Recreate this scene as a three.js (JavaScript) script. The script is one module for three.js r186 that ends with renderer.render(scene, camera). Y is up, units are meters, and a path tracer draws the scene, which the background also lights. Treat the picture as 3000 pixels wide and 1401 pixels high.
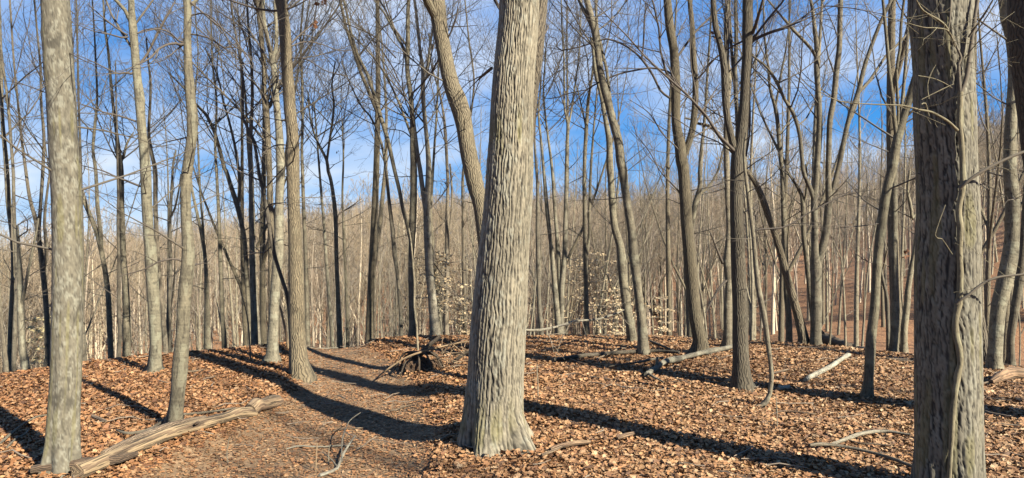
import * as THREE from 'three';

// ---------- camera, sky, sun, exposure ----------
const scene = new THREE.Scene();
const EYE = 1.6, FOCAL = 1954, CX = 1500, CY = 700.5;          // focal length and centre of the 3000 x 1401 photograph
const camera = new THREE.PerspectiveCamera(THREE.MathUtils.radToDeg(2 * Math.atan(CY / FOCAL)), 3000 / 1401, 0.05, 3000);
camera.position.set(0, EYE, 0);
const renderer = new THREE.WebGLRenderer({ antialias: true });
renderer.setSize(1024, 478);
renderer.toneMapping = THREE.LinearToneMapping;
renderer.toneMappingExposure = 3.8;
renderer.shadowMap.enabled = true;

const SUN_AZ = THREE.MathUtils.degToRad(131.5), SUN_EL = THREE.MathUtils.degToRad(33);   // clockwise from straight ahead; above the horizon
const toSun = new THREE.Vector3(Math.sin(SUN_AZ) * Math.cos(SUN_EL), Math.sin(SUN_EL), -Math.cos(SUN_AZ) * Math.cos(SUN_EL));
const sun = new THREE.DirectionalLight(new THREE.Color(1, 0.91, 0.74), 5);
sun.position.copy(toSun).multiplyScalar(120);
sun.castShadow = true;
sun.shadow.mapSize.set(4096, 4096);
Object.assign(sun.shadow.camera, { left: -60, right: 60, top: 60, bottom: -60, near: 1, far: 300 });
sun.shadow.radius = 1.2;
scene.add(sun, sun.target);

// ---------- random numbers and noise ----------
function Rng(seed) {
  let s = seed >>> 0;
  const f = () => { s = (s + 0x6d2b79f5) | 0; let t = Math.imul(s ^ (s >>> 15), 1 | s); t = (t + Math.imul(t ^ (t >>> 7), 61 | t)) ^ t; return ((t ^ (t >>> 14)) >>> 0) / 4294967296; };
  f.r = (a, b) => a + (b - a) * f();
  f.s = (a) => (f() * 2 - 1) * a;
  return f;
}
const hash = (x, y, z) => { let h = Math.imul(x, 374761393) ^ Math.imul(y, 668265263) ^ Math.imul(z, 2147483647 - 1274126177); h = Math.imul(h ^ (h >>> 13), 1274126177); h = Math.imul(h ^ (h >>> 15), 2246822519); return ((h ^ (h >>> 16)) >>> 0) / 4294967296; };
const fade = (t) => t * t * (3 - 2 * t), mix = (a, b, t) => a + (b - a) * t, clamp = (x, a = 0, b = 1) => Math.min(b, Math.max(a, x));
const smooth = (a, b, x) => fade(clamp((x - a) / (b - a)));
function noise3(x, y, z) {                                        // value noise, 0..1
  const i = Math.floor(x), j = Math.floor(y), k = Math.floor(z), u = fade(x - i), v = fade(y - j), w = fade(z - k);
  const g = (a, b, c) => hash(i + a, j + b, k + c);
  return mix(mix(mix(g(0, 0, 0), g(1, 0, 0), u), mix(g(0, 1, 0), g(1, 1, 0), u), v), mix(mix(g(0, 0, 1), g(1, 0, 1), u), mix(g(0, 1, 1), g(1, 1, 1), u), v), w);
}
const noise2 = (x, y, s = 0) => noise3(x, y, s * 7 + 0.5);
function fbm(x, y, s = 0, n = 4) { let a = 0.5, v = 0, t = 0; for (let i = 0; i < n; i++, a *= 0.5, x *= 2.03, y *= 2.03) { v += a * noise2(x, y, s + i * 3); t += a; } return v / t; }
function pnoise(x, y, px, py, s) {                                // periodic in x and y
  const i = Math.floor(x), j = Math.floor(y), u = fade(x - i), v = fade(y - j), m = (a, n) => ((a % n) + n) % n;
  const g = (a, b) => hash(m(i + a, px), m(j + b, py), s);
  return mix(mix(g(0, 0), g(1, 0), u), mix(g(0, 1), g(1, 1), u), v);
}
function pfbm(u, v, fx, fy, s, n = 4) { let a = 0.5, r = 0, t = 0; for (let i = 0; i < n; i++, a *= 0.5, fx *= 2, fy *= 2) { r += a * pnoise(u * fx, v * fy, fx, fy, s + i); t += a; } return r / t; }

// ---------- the sky: clear winter blue with thin streaky high cloud ----------
{
  const W = 2048, H = 1024, data = new Float32Array(W * H * 4);
  for (let row = 0; row < H; row++) {
    const up = ((row + 0.5) / H - 0.5) * Math.PI, y = Math.max(0, Math.sin(up));
    for (let col = 0; col < W; col++) {
      const az = ((col + 0.5) / W - 0.5) * 2 * Math.PI, x = Math.cos(az) * Math.cos(up), z = Math.sin(az) * Math.cos(up);
      const t = Math.pow(1 - y, 7), t2 = Math.pow(1 - y, 22);     // paler towards the horizon
      const c = [mix(mix(0.007, 0.036, t), 0.20, t2), mix(mix(0.068, 0.146, t), 0.235, t2), mix(mix(0.205, 0.282, t), 0.275, t2)];
      const k = 1 / (y + 0.16), px = x * k, pz = z * k;           // a cloud sheet overhead
      const wx = px + 0.9 * (fbm(px * 0.8, pz * 0.8, 21) - 0.5), wz = pz + 0.9 * (fbm(px * 0.8 + 9, pz * 0.8, 22) - 0.5);
      const streak = fbm(wx * 1.5 + wz * 0.5 + 3, wz * 2.1 - wx * 1.5, 31, 5), broad = fbm(px * 0.45 + 5, pz * 0.45 + 2, 41, 3);
      const wisps = fbm(wx * 7 + wz * 3, wz * 7 - wx * 4, 51, 4);
      let a = smooth(0.34, 0.90, streak * 0.66 + broad * 0.50 - 0.09 + 0.13 * (wisps - 0.5) + 0.13 * clamp(-x * 1.6) * (z < 0 ? 1 : 0.6));
      a = clamp(a * 0.9);
      const cl = [0.265, 0.276, 0.285], i = (row * W + col) * 4;
      for (let n = 0; n < 3; n++) data[i + n] = mix(c[n], cl[n], a);
      data[i + 3] = 1;
    }
  }
  const sky = new THREE.DataTexture(data, W, H, THREE.RGBAFormat, THREE.FloatType);
  sky.mapping = THREE.EquirectangularReflectionMapping;
  sky.magFilter = sky.minFilter = THREE.LinearFilter;
  sky.needsUpdate = true;
  scene.background = sky;
  scene.environment = sky;
}

// ---------- the lie of the land ----------
const PATH = [[-1.66, -3.4, 1.0], [-1.66, -4.46, 1.0], [-1.57, -5.68, 0.92], [-1.62, -6.95, 0.74], [-1.97, -8.2, 0.62], [-2.42, -9.5, 0.55], [-2.9, -10.9, 0.5], [-3.6, -13.5, 0.5], [-1.7, -1.5, 1.0], [-1.9, 0.5, 0.95], [-2.3, 3, 0.9], [-2.5, 7, 0.9]];
const PATH_LINE = [...PATH.slice(8).reverse(), ...PATH.slice(0, 8)];
function pathMask(x, z) {                                         // 1 in the middle of the trodden path, 0 away from it
  if (z < -15 || z > 9 || x < -6 || x > 1.5) return 0;
  let best = -9;
  for (let i = 1; i < PATH_LINE.length; i++) {
    const [ax, az, aw] = PATH_LINE[i - 1], [bx, bz, bw] = PATH_LINE[i], dx = bx - ax, dz = bz - az, t = clamp(((x - ax) * dx + (z - az) * dz) / (dx * dx + dz * dz));
    best = Math.max(best, mix(aw, bw, t) - Math.hypot(x - ax - dx * t, z - az - dz * t));
  }
  return smooth(-0.28, 0.34, best + 0.5 * (fbm(x * 2.3, z * 2.3, 61) - 0.5));
}
function ground(x, z) {
  const r = Math.hypot(x, z), a = Math.atan2(x, -z), t = clamp(a / 0.66, -1.25, 1.25), ahead = smooth(2.1, 1.3, Math.abs(a));
  let y = 0.16 * (fbm(x * 0.32 + 4, z * 0.32, 71, 3) - 0.5) + 0.07 * (fbm(x * 1.3, z * 1.3, 72, 3) - 0.5);
  y -= 0.11 * pathMask(x, z);
  y += ahead * smooth(3.5, 8, r) * (0.09 * smooth(0.35, 1, -t) + 0.06 * smooth(0.5, 1, t));
  const tt = clamp(t, -1, 1), rc = 10.9 - 1.5 * tt * tt + (tt > 0 ? 0.35 * tt : 0);
  let u = Math.max(0, r - rc); u = (u * u) / (u + 1.0);
  const d = clamp(u / 28), depth = tt < 0 ? mix(9.0, 11, -tt) : mix(9.0, 3.6, smooth(0, 0.8, tt));
  let far = -depth * (1 - Math.pow(1 - d, 1.9));
  const rise = tt < 0 ? mix(13, -3, smooth(0.1, 1, -tt)) : mix(13, 8.5, tt);
  far += rise * smooth(45, 250, r) + 9.5 * smooth(38, 100, r) * smooth(0.66, 1.05, t) + 14 * smooth(90, 300, r) * smooth(0.75, 1.1, t);
  far += 1.6 * (fbm(x * 0.03 + 8, z * 0.03, 73, 3) - 0.5) * smooth(14, 50, r) - 30 * smooth(330, 900, r);
  return y * (1 - 0.5 * smooth(12, 30, r)) + far * ahead;
}
const at = (px, py, d) => new THREE.Vector3(((px - CX) / FOCAL) * d, EYE - ((py - CY) / FOCAL) * d, -d);   // a spot of the photograph, d metres ahead
function onGround(px, py) {                                       // where the ground under that spot is
  let lo = 2;
  for (let d = 2; d < 60; d += 0.1) { const p = at(px, py, d); if (p.y < ground(p.x, p.z)) { let a = lo, b = d; for (let i = 0; i < 12; i++) { const m = (a + b) / 2, q = at(px, py, m); if (q.y < ground(q.x, q.z)) b = m; else a = m; } const q = at(px, py, b); q.y = ground(q.x, q.z); return q; } lo = d; }
  const q = at(px, py, 10.5); q.y = ground(q.x, q.z); return q;
}

// ---------- naming ----------
const counts = {};
const numbered = (n) => { const k = counts[n] = (counts[n] ?? -1) + 1; return k ? n + '_' + String(k).padStart(3, '0') : n; };
function tag(o, label, category, group, kind) { o.userData = { label, category }; if (group) o.userData.group = group; if (kind) o.userData.kind = kind; return o; }
function thing(name, label, category, pos, group) { const o = new THREE.Group(); o.name = numbered(name); if (pos) o.position.copy(pos); tag(o, label, category, group); scene.add(o); return o; }
function part(name, geo, mat, parent, kind) { const m = new THREE.Mesh(geo, mat); m.name = name; m.castShadow = m.receiveShadow = true; if (kind) m.userData.kind = kind; parent.add(m); return m; }

// ---------- geometry collector ----------
class Shape {
  constructor(origin = new THREE.Vector3()) { this.o = origin; this.p = []; this.n = []; this.uv = []; this.i = []; this.c = null; }
  // pts: [{p: Vector3, r}], a tapering tube; bump(angle, distance, point) scales the radius
  tube(pts, sides, { tileW = 0.5, tileH = 1, bump, cap = true } = {}) {
    const n = pts.length, base = this.p.length / 3, T = new THREE.Vector3(), N = new THREE.Vector3(), B = new THREE.Vector3(), q = new THREE.Vector3();
    let len = 0;
    const tiles = Math.max(1, Math.round((2 * Math.PI * pts[0].r) / tileW)), uo = hash(base, n, 5), vo = hash(base, n, 6);
    for (let k = 0; k < n; k++) {
      const a = pts[Math.max(0, k - 1)].p, b = pts[Math.min(n - 1, k + 1)].p;
      T.subVectors(b, a).normalize();
      if (k === 0) { N.set(Math.abs(T.x) < 0.8 ? 1 : 0, 0, Math.abs(T.x) < 0.8 ? 0 : 1); }
      N.addScaledVector(T, -N.dot(T)).normalize();
      B.crossVectors(T, N);
      if (k) len += pts[k].p.distanceTo(pts[k - 1].p);
      const slope = k < n - 1 ? (pts[k].r - pts[k + 1].r) / Math.max(1e-4, pts[k].p.distanceTo(pts[k + 1].p)) : 0;
      for (let s = 0; s <= sides; s++) {
        const f = (s / sides) * 2 * Math.PI, cx = Math.cos(f), sx = Math.sin(f), r = pts[k].r * (bump ? bump(f, len, pts[k].p, k) : 1);
        q.copy(N).multiplyScalar(cx).addScaledVector(B, sx);
        this.p.push(pts[k].p.x + q.x * r - this.o.x, pts[k].p.y + q.y * r - this.o.y, pts[k].p.z + q.z * r - this.o.z);
        q.addScaledVector(T, clamp(slope, -1, 1)).normalize();
        this.n.push(q.x, q.y, q.z);
        this.uv.push((s / sides) * tiles + uo, len / tileH + vo);
      }
    }
    const w = sides + 1;
    for (let k = 0; k < n - 1; k++) for (let s = 0; s < sides; s++) { const a = base + k * w + s; this.i.push(a, a + 1, a + w, a + 1, a + w + 1, a + w); }
    if (cap) for (const [k, flip] of [[0, 1], [n - 1, 0]]) {
      if (pts[k].r < 0.004) continue;
      const c = this.p.length / 3, d = new THREE.Vector3().subVectors(pts[k].p, pts[k ? k - 1 : 1].p).normalize();
      const rim = base + k * w;
      for (let s = 0; s < sides; s++) { this.p.push(this.p[(rim + s) * 3], this.p[(rim + s) * 3 + 1], this.p[(rim + s) * 3 + 2]); this.n.push(d.x, d.y, d.z); this.uv.push(0.5 + 0.3 * Math.cos(s), 0.5 + 0.3 * Math.sin(s)); }
      for (let s = 1; s < sides - 1; s++) flip ? this.i.push(c, c + s + 1, c + s) : this.i.push(c, c + s, c + s + 1);
    }
    return this;
  }
  tri(a, b, c, n) { const k = this.p.length / 3; for (const v of [a, b, c]) { this.p.push(v.x - this.o.x, v.y - this.o.y, v.z - this.o.z); this.n.push(n.x, n.y, n.z); this.uv.push(v.x, v.y); } this.i.push(k, k + 1, k + 2); }
  get empty() { return !this.i.length; }
  geo(smoothed) {
    const g = new THREE.BufferGeometry();
    g.setAttribute('position', new THREE.BufferAttribute(new Float32Array(this.p), 3));
    g.setAttribute('normal', new THREE.BufferAttribute(new Float32Array(this.n), 3));
    g.setAttribute('uv', new THREE.BufferAttribute(new Float32Array(this.uv), 2));
    if (this.c) g.setAttribute('color', new THREE.BufferAttribute(new Float32Array(this.c), 3));
    g.setIndex(this.p.length / 3 > 65535 ? new THREE.BufferAttribute(new Uint32Array(this.i), 1) : new THREE.BufferAttribute(new Uint16Array(this.i), 1));
    if (smoothed) g.computeVertexNormals();
    return g;
  }
}
const catmull = (a, b, c, d, t) => 0.5 * (2 * b + (c - a) * t + (2 * a - 5 * b + 4 * c - d) * t * t + (3 * b - a - 3 * c + d) * t * t * t);
function resample(pts, step) {                                    // a smooth line through {p, r}
  const out = [], n = pts.length;
  for (let i = 0; i < n - 1; i++) {
    const [a, b, c, d] = [pts[Math.max(0, i - 1)], pts[i], pts[i + 1], pts[Math.min(n - 1, i + 2)]], m = Math.max(1, Math.ceil(b.p.distanceTo(c.p) / step));
    for (let k = 0; k < m; k++) {
      const t = k / m;
      out.push({ p: new THREE.Vector3(catmull(a.p.x, b.p.x, c.p.x, d.p.x, t), catmull(a.p.y, b.p.y, c.p.y, d.p.y, t), catmull(a.p.z, b.p.z, c.p.z, d.p.z, t)), r: Math.max(0.0015, mix(b.r, c.r, t)) });
    }
  }
  out.push({ p: pts[n - 1].p.clone(), r: pts[n - 1].r });
  return out;
}

// ---------- materials ----------
const toSrgb = (x) => Math.round(255 * clamp(x <= 0.0031308 ? x * 12.92 : 1.055 * Math.pow(x, 1 / 2.4) - 0.055));
function textures(W, H, f) {                                      // f(u, v) gives [r, g, b (linear), height 0..1]; returns colour and height maps
  const c = new Uint8Array(W * H * 4), b = new Uint8Array(W * H * 4);
  for (let y = 0; y < H; y++) for (let x = 0; x < W; x++) {
    const q = f((x + 0.5) / W, (y + 0.5) / H), i = (y * W + x) * 4;
    for (let k = 0; k < 3; k++) { c[i + k] = toSrgb(q[k]); b[i + k] = Math.round(255 * clamp(q[3])); }
    c[i + 3] = b[i + 3] = 255;
  }
  return [c, b].map((d, k) => { const t = new THREE.DataTexture(d, W, H); t.wrapS = t.wrapT = THREE.RepeatWrapping; t.magFilter = THREE.LinearFilter; t.minFilter = THREE.LinearMipmapLinearFilter; t.generateMipmaps = true; if (!k) t.colorSpace = THREE.SRGBColorSpace; t.needsUpdate = true; return t; });
}
const tri = (x) => Math.abs(((x % 1) + 1) % 1 - 0.5) * 2;
const BARK = {
  smooth: textures(256, 512, (u, v) => {                          // smooth grey bark with crossways wrinkles, lichen and scars
    const wr = pfbm(u, v, 3, 56, 1, 3), bl = pfbm(u, v, 4, 7, 5, 4), li = pfbm(u, v, 6, 10, 9, 4), grain = pfbm(u, v, 48, 60, 13, 2), scar = 0.7 * smooth(0.66, 0.8, pfbm(u, v, 6, 22, 17, 4));
    const crack = smooth(0.62, 0.75, pfbm(u, v, 28, 8, 21, 3));
    let k = 0.70 + 0.85 * (bl - 0.5) + 0.45 * (grain - 0.5) + 0.35 * (wr - 0.5) - 0.28 * crack; k *= 1 - 0.55 * scar;
    const l = smooth(0.56, 0.66, li);
    return [mix(0.37 * k, 0.40, l * 0.6), mix(0.345 * k, 0.405, l * 0.6), mix(0.275 * k, 0.335, l * 0.6), 0.5 + 0.35 * (wr - 0.5) + 0.3 * (bl - 0.5) - 0.3 * scar - 0.2 * crack + 0.25 * (grain - 0.5)];
  }),
  ridged: textures(256, 512, (u, v) => {                          // interlacing upright ridges
    const w = 1.5 * (pfbm(u, v, 3, 7, 31, 3) - 0.5) + 0.5 * (pfbm(u, v, 12, 20, 35, 2) - 0.5);
    const a = tri(u * 12 + w * 2), b = tri(u * 12 - w * 1.6 + 0.37), m = smooth(0.45, 0.55, pfbm(u, v, 4, 8, 39, 2)), f = Math.pow(mix(a, b, m), 2.2);
    const g = pfbm(u, v, 30, 60, 41, 2), li = smooth(0.6, 0.68, pfbm(u, v, 7, 12, 43, 4)), k = (0.8 + 0.5 * (g - 0.5)) * (1 - 0.74 * f);
    return [mix(0.40 * k, 0.42, li * 0.4 * (1 - f)), mix(0.355 * k, 0.415, li * 0.4 * (1 - f)), mix(0.27 * k, 0.33, li * 0.4 * (1 - f)), 1 - f - 0.2 * g];
  }),
  wood: textures(256, 512, (u, v) => {                            // weathered bare wood, grain along the log, flecks of bark
    const g = pfbm(u, v, 22, 3, 61, 4), c = smooth(0.6, 0.72, pfbm(u, v, 30, 4, 65, 3)), bark = smooth(0.54, 0.6, pfbm(u, v, 14, 4, 67, 4)), k = (0.68 + 1.1 * (g - 0.5)) * (1 - 0.7 * c);
    return [mix(0.47 * k, 0.30 * k, bark), mix(0.37 * k, 0.215 * k, bark), mix(0.25 * k, 0.15 * k, bark), 0.5 + 0.5 * (g - 0.5) - 0.4 * c + 0.3 * bark];
  }),
};
const mats = new Map();
function bark(kind, tint = [1, 1, 1], bump = 0.008) {
  const key = kind + tint + bump;
  if (!mats.has(key)) { const [map, bumpMap] = BARK[kind]; mats.set(key, new THREE.MeshStandardMaterial({ map, bumpMap, bumpScale: bump, roughness: 0.92, color: new THREE.Color().setRGB(...tint) })); mats.get(key).name = kind + ' bark'; }
  return mats.get(key);
}
const plain = (r, g, b, rough = 0.9) => { const key = 'p' + [r, g, b, rough]; if (!mats.has(key)) mats.set(key, new THREE.MeshStandardMaterial({ color: new THREE.Color().setRGB(r, g, b), roughness: rough })); return mats.get(key); };
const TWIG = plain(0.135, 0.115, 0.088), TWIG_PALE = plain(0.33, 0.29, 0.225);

// ---------- the ground and the path ----------
const [litterMap, litterBump] = (() => {
  const W = 1024, rng = Rng(5), c = new Float32Array(W * W * 4);
  const tones = [[0.33, 0.165, 0.08], [0.24, 0.105, 0.048], [0.41, 0.235, 0.125], [0.17, 0.08, 0.04], [0.30, 0.15, 0.075], [0.46, 0.29, 0.17]];
  for (let i = 0; i < W * W; i++) { c[i * 4] = 0.10; c[i * 4 + 1] = 0.052; c[i * 4 + 2] = 0.028; c[i * 4 + 3] = 0; }
  for (let n = 0; n < 6500; n++) {                                // fine leaf relief for ground too far off to tell leaves apart
    const x0 = rng() * W, y0 = rng() * W, a = rng() * 6.3, l = rng.r(9, 19), w = l * rng.r(0.45, 0.8), t = tones[Math.floor(rng() * tones.length)], k = rng.r(0.75, 1.2), hgt = rng.r(0.25, 1);
    for (let y = -19; y <= 19; y++) for (let x = -19; x <= 19; x++) {
      const u = (x * Math.cos(a) + y * Math.sin(a)) / l, v = (y * Math.cos(a) - x * Math.sin(a)) / w, e = u * u + v * v * (1 + 0.5 * u);
      if (e > 1 - 0.25 * Math.abs(Math.sin(7 * Math.atan2(v, u)))) continue;
      const i = ((((Math.floor(y0 + y) % W) + W) % W) * W + (((Math.floor(x0 + x) % W) + W) % W)) * 4;
      for (let q = 0; q < 3; q++) c[i + q] = t[q] * k;
      c[i + 3] = hgt * (0.6 + 0.4 * u);
    }
  }
  return textures(W, W, (u, v) => { const i = (Math.floor(v * W) * W + Math.floor(u * W)) * 4; return [c[i], c[i + 1], c[i + 2], c[i + 3]]; });
})();
const soil = textures(512, 512, (u, v) => {
  const a = pfbm(u, v, 6, 6, 81, 5), b = pfbm(u, v, 60, 60, 85, 3), p = smooth(0.63, 0.70, pfbm(u, v, 34, 34, 89, 3)), k = 0.75 + 0.7 * (a - 0.5) + 0.7 * (b - 0.5);
  return [mix(0.33 * k, 0.46, p * 0.6), mix(0.208 * k, 0.30, p * 0.6), mix(0.108 * k, 0.17, p * 0.6), 0.5 + 0.6 * (b - 0.5) + 0.6 * (a - 0.5) + 0.3 * p];
});
const floorMat = new THREE.MeshStandardMaterial({ map: litterMap, bumpMap: litterBump, bumpScale: 0.05, roughness: 0.95, color: new THREE.Color().setRGB(1.25, 1.12, 0.86) });
const pathMat = new THREE.MeshStandardMaterial({ map: soil[0], bumpMap: soil[1], bumpScale: 0.02, roughness: 0.97 });
let forestFloor;
{
  const R = [];
  for (let r = 0.4; r < 1500; r += r < 16 ? 0.075 : r * 0.03 - 0.4) R.push(r);
  const A = 480, pos = [], uv = [], idx = [[], []];
  for (const r of R) for (let k = 0; k < A; k++) { const a = (k / A) * 2 * Math.PI, x = r * Math.sin(a), z = -r * Math.cos(a); pos.push(x, ground(x, z), z); uv.push(x / 2.6, z / 2.6); }
  const centre = pos.length / 3; pos.push(0, ground(0, 0.01), 0); uv.push(0, 0);
  const put = (a, b, c) => { const x = (pos[a * 3] + pos[b * 3] + pos[c * 3]) / 3, z = (pos[a * 3 + 2] + pos[b * 3 + 2] + pos[c * 3 + 2]) / 3; idx[pathMask(x, z) > 0.5 ? 1 : 0].push(a, b, c); };
  for (let k = 0; k < A; k++) put(centre, (k + 1) % A, k);
  for (let i = 0; i < R.length - 1; i++) for (let k = 0; k < A; k++) { const a = i * A + k, b = i * A + ((k + 1) % A); put(a, b, a + A); put(b, b + A, a + A); }
  const whole = new THREE.BufferGeometry();
  whole.setAttribute('position', new THREE.Float32BufferAttribute(pos, 3)); whole.setAttribute('uv', new THREE.Float32BufferAttribute(uv, 2)); whole.setIndex([...idx[0].slice(0, 3)]);
  whole.setIndex(new THREE.BufferAttribute(new Uint32Array(idx[0].length + idx[1].length), 1)); whole.index.array.set(idx[0]); whole.index.array.set(idx[1], idx[0].length);
  whole.computeVertexNormals();
  const N = whole.attributes.normal.array, piece = (ix) => {      // the path's faces and the others, each with only its own points
    const map = new Map(), g = new THREE.BufferGeometry(), P = [], U = [], M = [], I = new Uint32Array(ix.length);
    ix.forEach((v, n) => { if (!map.has(v)) { map.set(v, P.length / 3); P.push(pos[v * 3], pos[v * 3 + 1], pos[v * 3 + 2]); M.push(N[v * 3], N[v * 3 + 1], N[v * 3 + 2]); U.push(uv[v * 2], uv[v * 2 + 1]); } I[n] = map.get(v); });
    g.setAttribute('position', new THREE.Float32BufferAttribute(P, 3)); g.setAttribute('normal', new THREE.Float32BufferAttribute(M, 3)); g.setAttribute('uv', new THREE.Float32BufferAttribute(U, 2)); g.setIndex(new THREE.BufferAttribute(I, 1));
    return g;
  };
  forestFloor = part('forest_floor', piece(idx[0]), floorMat, scene); tag(forestFloor, 'forest floor covered in fallen brown leaves', 'forest floor', null, 'structure'); delete forestFloor.userData.group;
  const path = part('dirt_path', piece(idx[1]), pathMat, scene); tag(path, 'trodden bare dirt path left of the thick middle trunk, running over the crest', 'path', null, 'structure');
}

// ---------- trees ----------
const UP = new THREE.Vector3(0, 1, 0);
// a branch and all that grows on it; out[level] collects lines of {p, r}
function grow(rng, p, dir, len, r, level, out, o) {
  const n = Math.max(2, Math.min(9, Math.round(len / (level === 0 ? 0.3 : level === 1 ? 0.2 : 0.16)))), pts = [{ p: p.clone(), r }], d = dir.clone().normalize(), q = p.clone();
  const wig = o.wig ?? 0.22, lift = o.lift ?? 0.1;
  for (let k = 1; k <= n; k++) {
    d.x += rng.s(wig); d.y += rng.s(wig * 0.8) + lift; d.z += rng.s(wig); d.normalize();
    q.addScaledVector(d, len / n);
    pts.push({ p: q.clone(), r: Math.max(o.min ?? 0.0016, r * (1 - 0.86 * k / n)) });
  }
  out[Math.min(level, 3)].push(pts);
  if (level >= (o.deep ?? 2) || len < 0.22) return;
  const kids = Math.round(len * (level === 0 ? o.k0 ?? 5 : o.k1 ?? 5.5) * rng.r(0.8, 1.2)) + 1;
  for (let c = 0; c < kids; c++) {
    const t = 0.18 + 0.8 * (c + rng()) / kids, i = Math.min(n - 1, Math.floor(t * n)), a = pts[i], b = pts[i + 1], f = t * n - i;
    const pos = a.p.clone().lerp(b.p, clamp(f)), T = b.p.clone().sub(a.p).normalize();
    const side = new THREE.Vector3(rng.s(1), rng.s(0.5), rng.s(1)); side.addScaledVector(T, -side.dot(T)); if (side.lengthSq() < 1e-4) continue; side.normalize();
    const ang = rng.r(0.5, 0.95);
    grow(rng, pos, T.clone().multiplyScalar(Math.cos(ang)).addScaledVector(side, Math.sin(ang)), len * rng.r(0.28, 0.58) * (1.1 - 0.6 * t), Math.max(o.min ?? 0.0016, Math.min(mix(a.r, b.r, f) * 0.62, r * 0.55)), level + 1, out, o);
  }
}
const sides = [6, 4, 3, 3];
function twigShape(lines, origin, from) { const s = new Shape(origin); for (let l = from; l < 4; l++) for (const pts of lines[l]) s.tube(pts, sides[l], { cap: false }); return s; }

// spawns branches along a stem between two heights above its foot
function clothe(rng, stem, foot, lo, hi, n, o, out) {
  const inside = stem.filter((s) => s.p.y - foot > lo && s.p.y - foot < hi);
  if (!inside.length) return;
  let az = rng() * 6.28;
  for (let k = 0; k < n; k++) {
    const s = inside[Math.min(inside.length - 1, Math.floor(((k + rng()) / n) * inside.length))], el = rng.r(o.el?.[0] ?? 0.35, o.el?.[1] ?? 0.95);
    az += 2.4 + rng.s(0.5);
    const dir = new THREE.Vector3(Math.cos(az) * Math.cos(el), Math.sin(el), Math.sin(az) * Math.cos(el));
    const len = (o.len ?? 2) * rng.r(0.55, 1.15);
    grow(rng, s.p.clone().addScaledVector(dir, s.r * 0.5), dir, len, Math.min(s.r * 0.5, 0.003 + len * 0.0055), 0, out, o);
  }
}

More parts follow.
